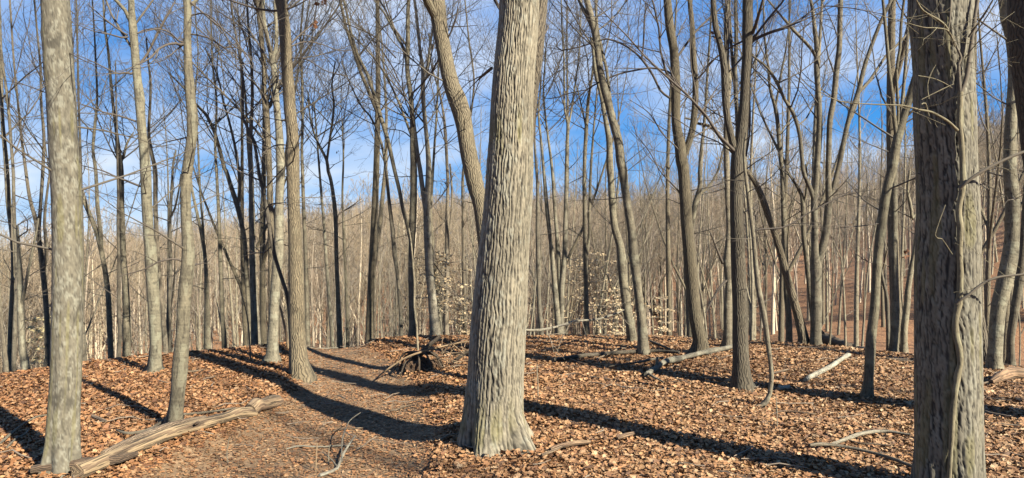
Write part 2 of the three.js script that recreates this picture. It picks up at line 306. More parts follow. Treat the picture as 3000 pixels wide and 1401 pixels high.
// A tree traced from the photograph: s is its trunk from the ground up as [x, y, width] in photograph pixels, d its distance; limbs and branches likewise.
let treeSeed = 100;
function lineOf(px, d, lean = 0) { return px.map(([x, y, w], i) => ({ p: at(x, y, d + (lean * i) / Math.max(1, px.length - 1)), r: ((w / 2) * d) / FOCAL })); }
function tracedTree(t) {
  const rng = Rng(treeSeed += 17), last = t.s.length - 1;
  let d = t.d, foot;
  if (!d) { foot = onGround(t.s[0][0], t.s[0][1]); d = -foot.z; }
  let pts = lineOf(t.s, d, t.lean ?? 0);
  if (t.d) {
    const a = pts[0], b = pts[Math.min(2, last)], g = ground(a.p.x, a.p.z), drop = a.p.y - g, k = clamp((a.p.x - b.p.x) / Math.max(0.2, b.p.y - a.p.y), -0.3, 0.3);
    foot = new THREE.Vector3(a.p.x + k * drop * 0.6, g, a.p.z);
    if (drop > 0.12) pts.unshift({ p: foot.clone(), r: a.r * 1.25 });
  } else { foot = pts[0].p.clone(); }
  foot.y = ground(foot.x, foot.z);
  pts.unshift({ p: new THREE.Vector3(pts[0].p.x, Math.min(foot.y, pts[0].p.y) - 0.22, pts[0].p.z), r: pts[0].r * 1.12 });
  const H = foot.y + (t.H ?? 15);
  const extend = (line, top) => {                                 // on above the frame's edge
    let q = line[line.length - 1], prev = line[line.length - 2], dir = q.p.clone().sub(prev.p).normalize();
    const p = q.p.clone(), n = Math.max(2, Math.round((top - p.y) / 0.9)), r0 = q.r;
    for (let k = 1; k <= n && p.y < top; k++) { dir.x += rng.s(0.07); dir.z += rng.s(0.07); dir.addScaledVector(UP, 0.10).normalize(); p.addScaledVector(dir, 0.9); line.push({ p: p.clone(), r: Math.max(0.008, r0 * (1 - 0.88 * k / n)) }); }
  };
  if (t.s[last][1] < 70 && !t.stops) extend(pts, H); 
  const g = thing('tree', t.n, 'tree', foot, t.group);
  const mat = bark(t.b ?? 'smooth', t.c, t.bump ?? 0.008);
  const ph = rng() * 9, wob = (f, l) => 1 + 0.05 * (noise3(Math.cos(f) + ph, l * 2.1, Math.sin(f) + ph) - 0.5) + (t.knob ?? 0.10) * Math.pow(Math.max(0, noise2(l * 2.7, ph) - 0.55), 1.3) * 2;
  const flare = t.flare ?? 0.8, lobes = 3 + Math.floor(rng() * 3), bump = (f, l, p) => wob(f, l) + flare * Math.exp(-Math.max(0, p.y - foot.y) / (pts[1].r * 1.5)) * (0.28 + 0.42 * Math.cos(lobes * f + ph) + 0.2 * Math.cos((lobes + 2) * f));
  const stem = resample(pts, pts[1].r > 0.05 ? 0.1 : 0.16);
  const big = pts[1].r > 0.04;
  if (t.trunk) t.trunk(stem, foot, g); else part('trunk', new Shape(foot).tube(stem, big ? 20 : 9, { bump }).geo(), mat, g);
  const stems = [stem];
  for (const f of t.f ?? []) {                                    // big forks
    const line = lineOf(f, d, rng.s(0.25)); if (f[f.length - 1][1] < 70) extend(line, H - rng.r(0, 3));
    const rs = resample(line, 0.12);
    part('limb', new Shape(foot).tube(rs, 10, { bump: wob }).geo(), mat, g); stems.push(rs);
  }
  const lines = [[], [], [], []];
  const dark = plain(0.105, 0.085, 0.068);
  for (const b of t.br ?? []) {                                   // branches that the photograph shows one by one
    const lean = rng.s(0.5), line = lineOf(b, d, lean); line[line.length - 1].r *= 0.6;
    const rs = resample(line, 0.08);
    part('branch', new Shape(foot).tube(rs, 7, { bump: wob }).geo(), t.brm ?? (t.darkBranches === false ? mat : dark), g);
    let span = 0; for (let i = 1; i < rs.length; i++) span += rs[i].p.distanceTo(rs[i - 1].p);
    const n = Math.round(span * 4.5), o = { deep: 2, k0: 4.5, k1: 5, wig: 0.3, lift: 0.04 };
    for (let k = 0; k < n; k++) { const i = 1 + Math.floor(((0.2 + 0.8 * (k + rng()) / n)) * (rs.length - 2)), T = rs[i + 1].p.clone().sub(rs[i].p).normalize(), dir = T.clone().multiplyScalar(0.75).add(new THREE.Vector3(rng.s(0.8), rng.s(0.7) + 0.1, rng.s(0.8))); grow(rng, rs[i].p, dir, rng.r(0.25, 0.8), Math.min(rs[i].r * 0.6, 0.006), 1, lines, o); }
  }
  const top = EYE + (CY / FOCAL) * d - foot.y;                    // the frame's upper edge above the foot
  const low = Math.round((t.low ?? 5) * 1.4), crown = Math.round((t.crown ?? 9) * 1.25), own = [[], [], [], []];
  clothe(rng, stem, foot.y, Math.min(1.7, top * 0.4), top * 0.75, low, { len: t.lowLen ?? 1.0, el: [-0.1, 0.7], k0: 4, k1: 4, lift: 0.07, wig: 0.26 }, own);
  for (const st of stems) clothe(rng, st, foot.y, d < 6 ? top + 1.2 : top * 0.6, H - foot.y - 0.5, Math.round(crown / Math.sqrt(stems.length)), { len: t.crownLen ?? 2.4, el: [0.35, 1.1], k0: (t.k0 ?? 4.2) * 1.2, k1: 4.4, lift: 0.09, wig: 0.17 }, own);
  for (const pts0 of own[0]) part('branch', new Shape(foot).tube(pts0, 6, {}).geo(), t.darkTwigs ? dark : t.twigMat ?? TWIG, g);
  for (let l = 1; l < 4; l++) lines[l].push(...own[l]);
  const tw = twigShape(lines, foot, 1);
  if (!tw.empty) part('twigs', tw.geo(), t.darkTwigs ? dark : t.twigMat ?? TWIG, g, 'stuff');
  for (const c of t.leaves ?? []) deadLeaves(g, foot, at(c[0], c[1], d), c[2] ?? 6, ((c[3] ?? 12) * d) / FOCAL, rng);
  return g;
}
const LEAF_SHAPES = [];
function leafShape(kind, rng) {                                   // a dry leaf: lobed outline, folded along its midrib and curled; about 1 long
  const outline = kind === 0 ? [[0, 0], [0.16, 0.1], [0.13, 0.26], [0.34, 0.3], [0.2, 0.48], [0.36, 0.6], [0.17, 0.72], [0.2, 0.88], [0, 1]]          // oak
    : kind === 1 ? [[0, 0], [0.2, -0.06], [0.3, 0.12], [0.56, 0.3], [0.3, 0.42], [0.38, 0.72], [0.17, 0.66], [0, 1]]                               // maple
    : [[0, 0], [0.18, 0.14], [0.29, 0.4], [0.24, 0.66], [0.11, 0.86], [0, 1]];                                                                     // beech
  const fold = rng.r(-0.1, 0.75), curl = rng.r(-0.9, 1.1), twist = rng.s(0.7), P = [], I = [];
  const bend = (x, y) => { const a = Math.abs(x) * (1 + rng.s(0.15)); return [x * Math.cos(fold), a * Math.sin(fold) + curl * 0.45 * (y - 0.5) * (y - 0.5) + twist * x * (y - 0.5) + rng.s(0.03), y - 0.5]; };
  const mid = [0, 0.33, 0.66, 1].map((y) => bend(0, y));
  mid.forEach((m) => P.push(...m));
  for (const s of [-1, 1]) {
    const st = P.length / 3, ys = outline.slice(1, -1);
    ys.forEach(([x, y]) => P.push(...bend(s * x, y)));
    const near = (y) => (y < 0.22 ? 0 : y < 0.5 ? 1 : y < 0.84 ? 2 : 3);
    let prev = 0, pm = 0;
    ys.forEach(([, y], k) => { const m = near(y); s > 0 ? I.push(prev, st + k, pm) : I.push(prev, pm, st + k); if (m !== pm) s > 0 ? I.push(pm, st + k, m) : I.push(pm, m, st + k); prev = st + k; pm = m; });
    s > 0 ? I.push(prev, 3, pm) : I.push(prev, pm, 3);
  }
  const g = new THREE.BufferGeometry(); g.setAttribute('position', new THREE.Float32BufferAttribute(P, 3)); g.setAttribute('uv', new THREE.Float32BufferAttribute(P.flatMap((v, i) => (i % 3 === 1 ? [] : [v])), 2)); g.setIndex(I.filter((_, i) => { const t = Math.floor(i / 3) * 3; return I[t] !== I[t + 1] && I[t + 1] !== I[t + 2] && I[t] !== I[t + 2]; })); g.computeVertexNormals(); return g;
}
{ const rng = Rng(77); for (let i = 0; i < 12; i++) LEAF_SHAPES.push(leafShape([0, 1, 2, 1, 0, 2][i % 6], rng)); }
function addLeaf(s, rng, pos, size, tilt = 1.2) {                 // one leaf into a Shape
  const src = LEAF_SHAPES[Math.floor(rng() * LEAF_SHAPES.length)], m = new THREE.Matrix4().makeRotationFromEuler(new THREE.Euler(rng.s(tilt), rng() * 6.28, rng.s(tilt))), v = new THREE.Vector3(), b = s.p.length / 3, P = src.attributes.position, N = src.attributes.normal;
  for (let k = 0; k < P.count; k++) { v.fromBufferAttribute(P, k).multiplyScalar(size).applyMatrix4(m).add(pos).sub(s.o); s.p.push(v.x, v.y, v.z); v.fromBufferAttribute(N, k).applyMatrix4(m); s.n.push(v.x, v.y, v.z); s.uv.push(0, 0); }
  for (const k of src.index.array) s.i.push(b + k);
}
function deadLeaves(parent, origin, pos, n, size, rng) {          // a few dry leaves that still hang together
  const s = new Shape(origin);
  for (let k = 0; k < n; k++) addLeaf(s, rng, pos.clone().add(new THREE.Vector3(rng.s(size * 0.5), rng.s(size * 0.5), rng.s(size * 0.4))), size * rng.r(0.4, 0.75), 1.5);
  part('dead_leaves', s.geo(), plain(0.27, 0.115, 0.05, 0.8), parent);
}

// ---------- the trees one can tell apart in the photograph ----------
// the thick trunk in the middle and the one at the right edge have their bark as relief: ridges or plates cut into the surface
function carved(kind, seed) {
  return (stem, foot, g) => {
    const lineTop = EYE + 2.6 * (-foot.z / 5) - foot.y + 1.2, lower = stem.filter((s) => s.p.y - foot.y < lineTop + 1.2), upper = stem.slice(lower.length - 1);
    const fine = resample(lower, 0.014), S = kind === 'ridged' ? 240 : kind === 'flaky' ? 130 : 190, sh = new Shape(foot); sh.c = [];
    const n3 = noise3, ridges = kind === 'ridged' ? 46 : 30;
    const field = (f, y) => {                                     // 0 in a furrow, 1 on a ridge
      const c = Math.cos(f), s = Math.sin(f);
      const w = 1.3 * (n3(c * 2.2 + seed, y * 1.6, s * 2.2) - 0.5) + 1.1 * (n3(c * 6, y * 6 + seed, s * 6) - 0.5) + 0.6 * (n3(c * 16, y * 22, s * 16) - 0.5);
      const u = (f / (2 * Math.PI)) * ridges, grain = n3(c * 26, y * 70, s * 26);
      if (kind === 'flaky') return clamp(0.85 - 0.8 * (n3(c * 6, y * 42, s * 6) - 0.5) - 0.6 * (n3(c * 14, y * 110, s * 14) - 0.5) - 0.5 * smooth(0.6, 0.78, n3(c * 16, y * 40, s * 16)) - 0.6 * smooth(0.8, 0.97, tri(y * 1.7 + 0.25 * n3(c * 2, y * 3, s * 2))) * smooth(0.42, 0.6, n3(c * 2.5, y * 2, s * 2.5 + 9)));
      const a = tri(u + w), e = smooth(kind === 'ridged' ? 0.5 : 0.62, 0.97, a) * (0.55 + 0.75 * n3(c * 6, y * 7, s * 6)), e2 = 0.55 * smooth(0.8, 0.99, tri(u * 0.5 - w * 1.3 + 0.3)), col = Math.floor(u + w + 0.5);
      const cross = kind === 'ridged' ? 0.35 * smooth(0.66, 0.82, n3(c * 13, y * 18, s * 13 + 4)) : 0.7 * smooth(0.8, 0.98, tri(y * 7 + hash(col, 3, seed) * 7 + 1.3 * (n3(c * 11, y * 11, s * 11) - 0.5)));
      return clamp(1.02 - Math.max(e, e2, cross) - 0.45 * (grain - 0.45));
    };
    const lob = 5, amp = kind === 'ridged' ? 0.012 : kind === 'flaky' ? 0.003 : 0.008;
    let k2 = 0;
    const flareAt = (y) => Math.exp(-Math.max(0, y) / 0.2);
    sh.tube(fine, S, { cap: false, bump: (f, l, p, k) => { const y = p.y - foot.y, h = field(f, y), r = fine[k].r; return 1 + (amp * (h - 0.8)) / r + 0.05 * (n3(Math.cos(f) * 1.3, y * 1.4, Math.sin(f) * 1.3 + seed) - 0.5) + 0.2 * flareAt(y) * Math.cos(lob * f + seed) + 0.07 * flareAt(y) * Math.cos(9 * f); } });
    for (const q of fine) for (let s = 0; s <= S; s++) {
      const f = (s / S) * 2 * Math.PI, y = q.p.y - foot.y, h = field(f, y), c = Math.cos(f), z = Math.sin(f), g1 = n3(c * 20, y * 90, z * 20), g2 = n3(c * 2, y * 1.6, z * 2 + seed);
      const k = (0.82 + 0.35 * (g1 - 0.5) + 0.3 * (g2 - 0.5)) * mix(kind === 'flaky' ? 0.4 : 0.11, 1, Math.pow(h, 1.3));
      const li = smooth(0.56, 0.68, 0.6 * n3(c * 4, y * (kind === 'flaky' ? 26 : 13) + 3, z * 4) + 0.4 * n3(c * 13, y * (kind === 'flaky' ? 80 : 40), z * 13) + (kind === 'ridged' ? 0.10 * clamp(-c) - 0.03 : kind === 'flaky' ? 0.05 : 0)) * smooth(0.3, 0.8, h);
      const moss = kind === 'ridged' ? smooth(0.5, 0.72, n3(c * 5, y * 4, z * 5 + 7)) * Math.max(0.8 * smooth(0.55, 0.1, y), 0.75 * smooth(0.28, 0, Math.abs(y - 2.42))) : 0.6 * smooth(0.60, 0.75, n3(c * 5, y * 3, z * 5 + 7));
      let col = kind === 'ridged' ? [0.39 * k, 0.345 * k, 0.25 * k] : kind === 'flaky' ? [0.235 * k, 0.212 * k, 0.155 * k] : [0.27 * k, 0.245 * k, 0.18 * k];
      col = col.map((v, n) => mix(v, [0.42, 0.42, 0.34][n] * (0.75 + 0.4 * g1), li * (kind === 'flaky' ? 0.4 : kind === 'plated' ? 0.3 : 0.5)));
      col = col.map((v, n) => mix(v, [0.20, 0.18, 0.07][n] * (0.7 + 0.6 * g1), moss * 0.8));
      sh.c.push(...col);
    }
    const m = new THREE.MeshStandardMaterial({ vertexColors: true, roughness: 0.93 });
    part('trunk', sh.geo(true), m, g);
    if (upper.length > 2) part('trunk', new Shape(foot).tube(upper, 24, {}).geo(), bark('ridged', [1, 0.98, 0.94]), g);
  };
}
const GREY = [0.76, 0.71, 0.6], PALE = [0.88, 0.85, 0.76], DARK = [0.55, 0.51, 0.46], MID = [0.66, 0.61, 0.52], BROWN = [0.62, 0.55, 0.48];
const T = tracedTree;

T({ n: 'thick pale ridged trunk with lichen in the middle of the picture', b: 'ridged', s: [[1456, 1306, 222], [1453, 1275, 205], [1450, 1240, 188], [1449, 1200, 174], [1451, 1150, 168], [1453, 1100, 161], [1458, 1000, 160], [1465, 900, 157], [1472, 800, 151], [1480, 700, 143], [1488, 600, 140], [1493, 500, 137], [1497, 400, 129], [1500, 300, 125], [1507, 200, 123], [1517, 100, 119], [1522, 0, 117]], H: 19, trunk: carved('ridged', 3), low: 0, crown: 12, crownLen: 3,
  br: [[[1440, 200, 10], [1418, 218, 9], [1393, 241, 3]], [[1543, 410, 6], [1552, 398, 7], [1561, 388, 6]]] });
T({ n: 'dark trunk leaning out from behind the right side of the thick middle trunk', d: 7.3, b: 'ridged', c: DARK, s: [[1492, 1120, 52], [1500, 900, 46], [1512, 740, 46], [1525, 600, 46], [1538, 450, 46], [1546, 330, 47], [1556, 250, 47], [1567, 165, 47], [1575, 80, 48], [1581, 0, 48]], H: 17, low: 0, crown: 8, darkTwigs: true,
  br: [[[1578, 120, 6], [1596, 98, 5], [1606, 80, 4], [1604, 70, 2]]] });
T({ n: 'big ridged trunk leaning left with a bulge, left of the thick middle trunk', d: 9, b: 'ridged', c: GREY, s: [[1446, 1035, 48], [1440, 900, 45], [1432, 800, 44], [1421, 700, 45], [1408, 600, 46], [1394, 550, 48], [1384, 500, 50], [1375, 460, 49], [1367, 415, 48], [1361, 375, 48], [1352, 330, 53], [1339, 290, 54], [1323, 250, 46], [1311, 200, 44], [1304, 165, 44], [1292, 100, 44], [1285, 50, 47], [1277, 0, 52]], f: [[[1280, 60, 26], [1262, 25, 26], [1246, -10, 24]]], H: 17, low: 2, crown: 9,
  br: [[[1300, 130, 5], [1322, 92, 5], [1336, 50, 4], [1344, 0, 3]], [[1315, 78, 4], [1345, 78, 3], [1400, 74, 2]], [[1330, 366, 3], [1300, 375, 3], [1280, 395, 2], [1270, 420, 2]]] });
T({ n: 'big grey lichen-spotted trunk near the left edge, with an orange leaf on it', s: [[180, 1383, 104], [181, 1345, 95], [183, 1306, 88], [186, 1212, 83], [192, 1100, 80], [195, 950, 80], [197, 900, 80], [197, 700, 78], [192, 500, 77], [188, 478, 76], [179, 291, 75], [172, 200, 76], [169, 145, 75], [164, 104, 74], [160, 0, 70]], H: 17, low: 3, crown: 10, knob: 0.16, trunk: carved('flaky', 5), lowLen: 1.3,
  br: [[[201, 154, 3], [240, 175, 3], [300, 200, 2]], [[150, 480, 3], [100, 470, 3], [40, 480, 2], [-20, 490, 1]], [[142, 275, 3], [90, 255, 3], [40, 240, 2], [-10, 238, 1]]] });
T({ n: 'slim grey trunk with a fork of dark twigs, second grey trunk from the left', s: [[454, 1093, 50], [455, 1075, 36], [455, 1040, 32], [456, 1000, 31], [451, 900, 33], [444, 800, 33], [440, 720, 32], [436, 700, 29], [430, 600, 28], [426, 500, 29], [422, 440, 27], [417, 400, 24], [412, 340, 24], [409, 290, 27], [403, 240, 23], [399, 200, 23], [393, 130, 22], [389, 80, 23], [384, 0, 16]], H: 15, c: [0.74, 0.72, 0.62], low: 4, crown: 9, knob: 0.2, k0: 3.4,
  f: [[[380, 62, 10], [366, 30, 10], [342, 4, 9], [325, -12, 8]]],
  br: [[[405, 190, 7], [430, 160, 7], [460, 100, 7], [490, 45, 6], [514, 0, 5]], [[400, 205, 7], [385, 216, 7], [365, 213, 6], [345, 216, 5], [310, 200, 4], [270, 180, 3], [212, 155, 2]], [[374, 108, 6], [355, 110, 5], [320, 100, 4], [275, 92, 3], [215, 66, 2]], [[372, 103, 6], [345, 85, 5], [300, 50, 4], [255, 10, 3]], [[398, 356, 6], [370, 346, 5], [335, 336, 5], [300, 328, 4], [260, 312, 3], [220, 300, 2]], [[410, 546, 6], [370, 530, 6], [330, 514, 5], [299, 500, 4], [226, 482, 3]], [[402, 98, 4], [430, 86, 4], [465, 90, 3], [520, 115, 3]]] });
T({ n: 'crooked grey trunk with burls standing just behind the long fallen log', s: [[506, 1262, 46], [510, 1245, 43], [514, 1212, 40], [521, 1150, 38], [529, 1050, 37], [535, 970, 36], [538, 900, 37], [544, 830, 37], [551, 770, 37], [550, 700, 33], [544, 620, 29], [544, 540, 29], [548, 500, 30], [555, 450, 29], [562, 400, 28], [564, 345, 31], [558, 290, 26], [555, 250, 26], [551, 200, 23], [548, 100, 21], [548, 0, 22]], H: 15, c: [0.68, 0.64, 0.54], low: 3, crown: 9, knob: 0.28,
  f: [[[549, 22, 10], [560, 14, 10], [584, -8, 9]]],
  br: [[[538, 128, 8], [527, 131, 9], [515, 127, 8], [495, 129, 6], [465, 143, 6], [446, 164, 6], [440, 170, 5], [405, 190, 5]], [[540, 125, 6], [520, 118, 5], [500, 97, 4], [460, 84, 4], [408, 98, 3]], [[538, 130, 5], [518, 145, 4], [480, 175, 3], [430, 190, 2]], [[540, 770, 6], [520, 760, 6], [500, 759, 5], [460, 769, 5], [420, 790, 4], [340, 812, 3]], [[565, 778, 6], [575, 775, 6], [592, 772, 3]], [[562, 45, 5], [600, 40, 4], [640, 70, 4], [680, 130, 3], [760, 180, 2]], [[560, 100, 5], [610, 110, 4], [660, 140, 4], [705, 140, 3], [750, 200, 2]], [[556, 5, 6], [620, 60, 5], [690, 120, 4], [740, 200, 3]]] });
T({ n: 'smooth silver-grey trunk with a flared foot beside the ridged dark trunk left of the path', s: [[797, 1062, 46], [798, 1040, 33], [799, 1000, 30], [801, 950, 28], [805, 870, 27], [810, 800, 28], [814, 760, 30], [817, 700, 27], [817, 640, 25], [819, 560, 24], [822, 500, 25], [820, 440, 24], [817, 380, 21], [811, 320, 19], [807, 265, 17], [803, 210, 18], [797, 165, 19]], stops: true, H: 15, c: PALE, low: 2, crown: 10, flare: 0.8, knob: 0.16,
  f: [[[797, 175, 14], [788, 137, 13], [777, 83, 12], [771, 40, 11], [770, -10, 10]], [[797, 170, 12], [807, 150, 12], [810, 104, 11], [807, 42, 10], [805, -10, 9]]], twigMat: TWIG });
T({ n: 'pale double trunk just behind the silver-grey trunk with the flared foot', d: 11.5, s: [[798, 995, 22], [796, 800, 20], [793, 660, 18], [790, 540, 17], [787, 457, 16], [783, 374, 17], [778, 316, 19], [772, 270, 15], [774, 208, 14], [766, 125, 13], [760, 62, 12], [751, 0, 11]], f: [[[778, 320, 10], [792, 306, 10], [799, 280, 8], [802, 240, 8]]], c: MID, b: 'ridged', low: 4, crown: 11, crownLen: 3, H: 16,
  br: [[[776, 305, 5], [755, 300, 4], [742, 290, 3], [700, 250, 3], [640, 190, 3], [580, 120, 2]], [[768, 140, 4], [720, 90, 3], [650, 40, 3], [600, 10, 2]]] });
T({ n: 'tall ridged dark trunk left of the path with a shelf fungus at its foot', b: 'ridged', s: [[882, 1112, 64], [880, 1090, 56], [875, 1060, 51], [872, 1000, 47], [870, 950, 46], [869, 900, 46], [867, 800, 43], [864, 700, 38], [860, 600, 35], [858, 500, 37], [857, 470, 39], [858, 420, 35], [855, 375, 33], [849, 320, 34], [846, 270, 33], [841, 210, 32], [838, 165, 32], [835, 100, 33], [829, 40, 31], [821, 0, 30]], H: 16, c: [0.78, 0.71, 0.58], low: 2, crown: 9,
  br: [[[832, 30, 7], [810, 31, 7], [790, 31, 7], [740, 22, 6], [672, 0, 5], [640, -15, 4]], [[830, 27, 6], [855, 22, 5], [880, 10, 4], [905, -4, 3]], [[852, 128, 6], [880, 100, 5], [910, 75, 4], [935, 45, 3]], [[853, 136, 5], [895, 122, 4], [950, 132, 3], [990, 148, 3], [1060, 145, 2]], [[855, 170, 4], [900, 175, 3], [960, 210, 3], [1040, 225, 2]], [[843, 425, 4], [812, 425, 4], [790, 434, 3], [765, 452, 2]]], leaves: [[915, 70, 7, 20], [944, 6, 7, 24]] });
T({ n: 'thin dark dead-looking tree slanting left from the foot of the ridged dark trunk', d: 8.2, c: [0.38, 0.34, 0.31], s: [[856, 1085, 12], [850, 960, 11], [843, 874, 11], [828, 824, 11], [807, 758, 11], [795, 700, 13], [783, 625, 12], [770, 558, 10], [758, 500, 9], [745, 420, 9], [728, 380, 8], [713, 350, 8], [711, 270, 7], [709, 200, 6], [691, 104, 6], [680, 40, 5], [676, 0, 4]], flare: 0.2, H: 9, low: 5, crown: 6, crownLen: 1.5, darkTwigs: true, knob: 0.2,
  br: [[[783, 606, 4], [800, 597, 4], [840, 594, 3]], [[796, 720, 4], [775, 740, 4], [745, 742, 4], [705, 755, 3]], [[712, 350, 5], [740, 400, 5], [757, 440, 4], [772, 500, 4]]] });
T({ n: 'knee-high bare twig of a sapling on the leaves left of the silver-grey trunk', s: [[734, 1058, 5], [731, 1000, 4], [727, 950, 4], [718, 900, 3], [708, 866, 3], [698, 830, 2]], stops: true, flare: 0.2, low: 2, lowLen: 0.25, crown: 0, c: DARK });

// left edge
T({ n: 'tall leaning slim trunk at the left edge, palest of the stems there below', d: 9.6, c: MID, s: [[29, 1050, 14], [29, 1000, 13], [33, 900, 13], [39, 800, 13], [37, 700, 14], [25, 600, 14], [19, 500, 13], [16, 457, 12], [8, 374, 10], [4, 290, 9], [2, 166, 8], [-2, 60, 8]], H: 13, low: 5, crown: 8 });
T({ n: 'dark slim stem close beside the leaning slim trunk at the left edge', d: 9.4, c: DARK, s: [[40, 1050, 12], [45, 900, 11], [49, 832, 10], [46, 750, 9], [40, 600, 9], [38, 500, 8], [33, 436, 8], [27, 353, 8], [19, 270, 7], [8, 195, 7], [0, 120, 6], [-8, 60, 6]], H: 12, low: 4, crown: 7, darkTwigs: true });
T({ n: 'pale smooth trunk rising from the crest beside the left edge, branching low to the right', d: 8.7, c: PALE, s: [[73, 1066, 21], [68, 1040, 19], [64, 1000, 18], [60, 900, 18], [58, 815, 15], [55, 740, 10], [50, 660, 6]], f: [[[60, 900, 10], [74, 840, 9], [83, 790, 8], [95, 733, 7], [104, 690, 6], [112, 640, 4]]], stops: true, low: 4, crown: 0 });
T({ n: 'short dark stem leaning in from the left edge at the crest', d: 8.6, c: BROWN, s: [[16, 1062, 13], [9, 1000, 11], [3, 950, 9], [-6, 880, 8], [-16, 800, 8]], stops: true, flare: 0.2, low: 3, crown: 0 });
T({ n: 'forked brown tree at the crest just left of the big lichen-spotted trunk', d: 10.4, c: BROWN, s: [[139, 1020, 15], [138, 957, 14], [133, 874, 14], [122, 766, 14], [114, 708, 13], [104, 645, 11], [87, 583, 9], [75, 500, 8], [62, 400, 7], [52, 300, 6], [40, 180, 5], [32, 60, 5]], f: [[[115, 720, 11], [113, 687, 10], [118, 604, 9], [125, 500, 9], [128, 400, 8], [120, 300, 7], [118, 200, 6], [108, 90, 5], [100, 0, 5]], [[124, 800, 10], [136, 740, 10], [130, 650, 8], [138, 560, 6], [150, 480, 5]]], low: 5, crown: 12, crownLen: 2.4, H: 13 });
// between the big left trunk and the second grey trunk
T({ n: 'pale forked tree right behind the big lichen-spotted trunk, its two stems joining at eye level', d: 11.5, c: GREY, s: [[322, 990, 15], [317, 870, 14], [307, 791, 13], [295, 729, 13], [283, 683, 12], [266, 637, 12], [249, 596, 12], [233, 542, 11], [226, 480, 9], [218, 380, 8], [216, 280, 7], [212, 160, 6], [205, 40, 5]], f: [[[296, 735, 11], [294, 683, 11], [285, 600, 10], [280, 500, 9], [272, 440, 8], [277, 374, 8], [284, 290, 6], [280, 180, 5], [274, 60, 4]]], low: 5, crown: 13, H: 14 });
T({ n: 'straight tall trunk with a pale broken fork high up, left of the second grey trunk', d: 11.8, c: MID, s: [[371, 1012, 23], [369, 950, 21], [370, 916, 20], [366, 824, 18], [361, 760, 16], [359, 700, 15], [356, 600, 14], [354, 500, 14], [347, 450, 15], [341, 390, 9], [336, 350, 8], [331, 310, 8], [326, 258, 8], [320, 190, 7], [316, 145, 7], [307, 83, 6], [302, 0, 5]], f: [[[350, 480, 9], [362, 455, 8], [370, 425, 6], [380, 405, 5], [391, 388, 3]]], low: 5, crown: 10, H: 15 });
T({ n: 'thin dark sapling on the leaves between the big left trunk and second grey trunk', c: [0.4, 0.36, 0.32], s: [[347, 1047, 13], [350, 1000, 11], [351, 961, 11], [347, 900, 11], [348, 791, 9], [347, 733, 8], [345, 660, 8], [346, 580, 7], [344, 500, 6], [343, 400, 5], [340, 300, 4], [338, 180, 3]], flare: 0.25, stops: true, low: 7, lowLen: 0.9, crown: 0, darkTwigs: true, knob: 0.2 });
T({ n: 'narrow shaded trunk peeping out on the right of the big lichen-spotted trunk', d: 11, c: DARK, s: [[244, 1022, 14], [242, 960, 11], [240, 860, 10], [241, 740, 9], [238, 600, 8], [236, 480, 7], [230, 300, 6], [226, 120, 5], [224, 20, 5]], low: 4, crown: 7, H: 12 });
T({ n: 'dark companion stem half hidden behind the second grey trunk', d: 11, c: BROWN, s: [[483, 1005, 15], [480, 960, 14], [474, 900, 13], [465, 800, 13], [459, 700, 12], [455, 600, 12], [454, 500, 12], [444, 450, 10], [436, 400, 9], [436, 365, 8], [440, 290, 7], [440, 233, 7], [434, 180, 5], [428, 110, 4]], low: 4, crown: 0, stops: true });
T({ n: 'crooked dark stem midway between the second grey trunk and the crooked trunk with burls', d: 11.3, c: DARK, s: [[491, 1006, 14], [492, 950, 12], [494, 900, 11], [497, 840, 10], [499, 791, 10], [498, 730, 9], [497, 666, 9], [499, 620, 8], [501, 583, 8], [504, 530, 7], [507, 480, 6], [515, 440, 5]], f: [[[497, 640, 6], [512, 610, 6], [523, 560, 5], [530, 510, 4]]], stops: true, low: 6, crown: 0, lowLen: 1.1 });
// between the crooked trunk and the silver-grey trunk
T({ n: 'pale slender trunk forking wide high up, right of the crooked trunk with burls', d: 12, c: GREY, s: [[607, 1000, 19], [606, 950, 16], [606, 900, 15], [605, 850, 13], [603, 790, 11], [598, 733, 10], [589, 679, 10], [575, 616, 8], [560, 541, 7], [556, 460, 6], [550, 360, 5], [560, 240, 5], [556, 120, 4]], f: [[[598, 735, 7], [594, 660, 7], [587, 580, 6], [583, 500, 6], [578, 400, 5], [570, 300, 5], [580, 160, 4], [572, 40, 4]]], low: 5, crown: 9, H: 13 });
T({ n: 'leaning trunk with many up-swept dark branches, left of the silver-grey trunk', d: 12.4, c: MID, s: [[733, 990, 15], [732, 950, 12], [728, 900, 12], [722, 791, 12], [716, 700, 12], [704, 641, 13], [693, 596, 15], [679, 554, 13], [662, 500, 11], [658, 495, 11], [633, 403, 10], [616, 360, 9], [600, 332, 9], [568, 299, 7], [540, 260, 6], [500, 220, 4]], f: [[[696, 610, 10], [702, 540, 9], [690, 440, 8], [672, 360, 7], [655, 300, 6], [636, 220, 5], [600, 140, 4]]], low: 4, crown: 7, stops: true });
T({ n: 'narrow grey trunk in the row left of the leaning trunk with up-swept branches', d: 12.2, c: GREY, s: [[656, 992, 14], [652, 940, 12], [648, 832, 12], [644, 725, 11], [641, 637, 10], [636, 540, 8], [630, 420, 7], [634, 300, 6], [622, 180, 5], [618, 40, 5]], low: 5, crown: 10, H: 13 });
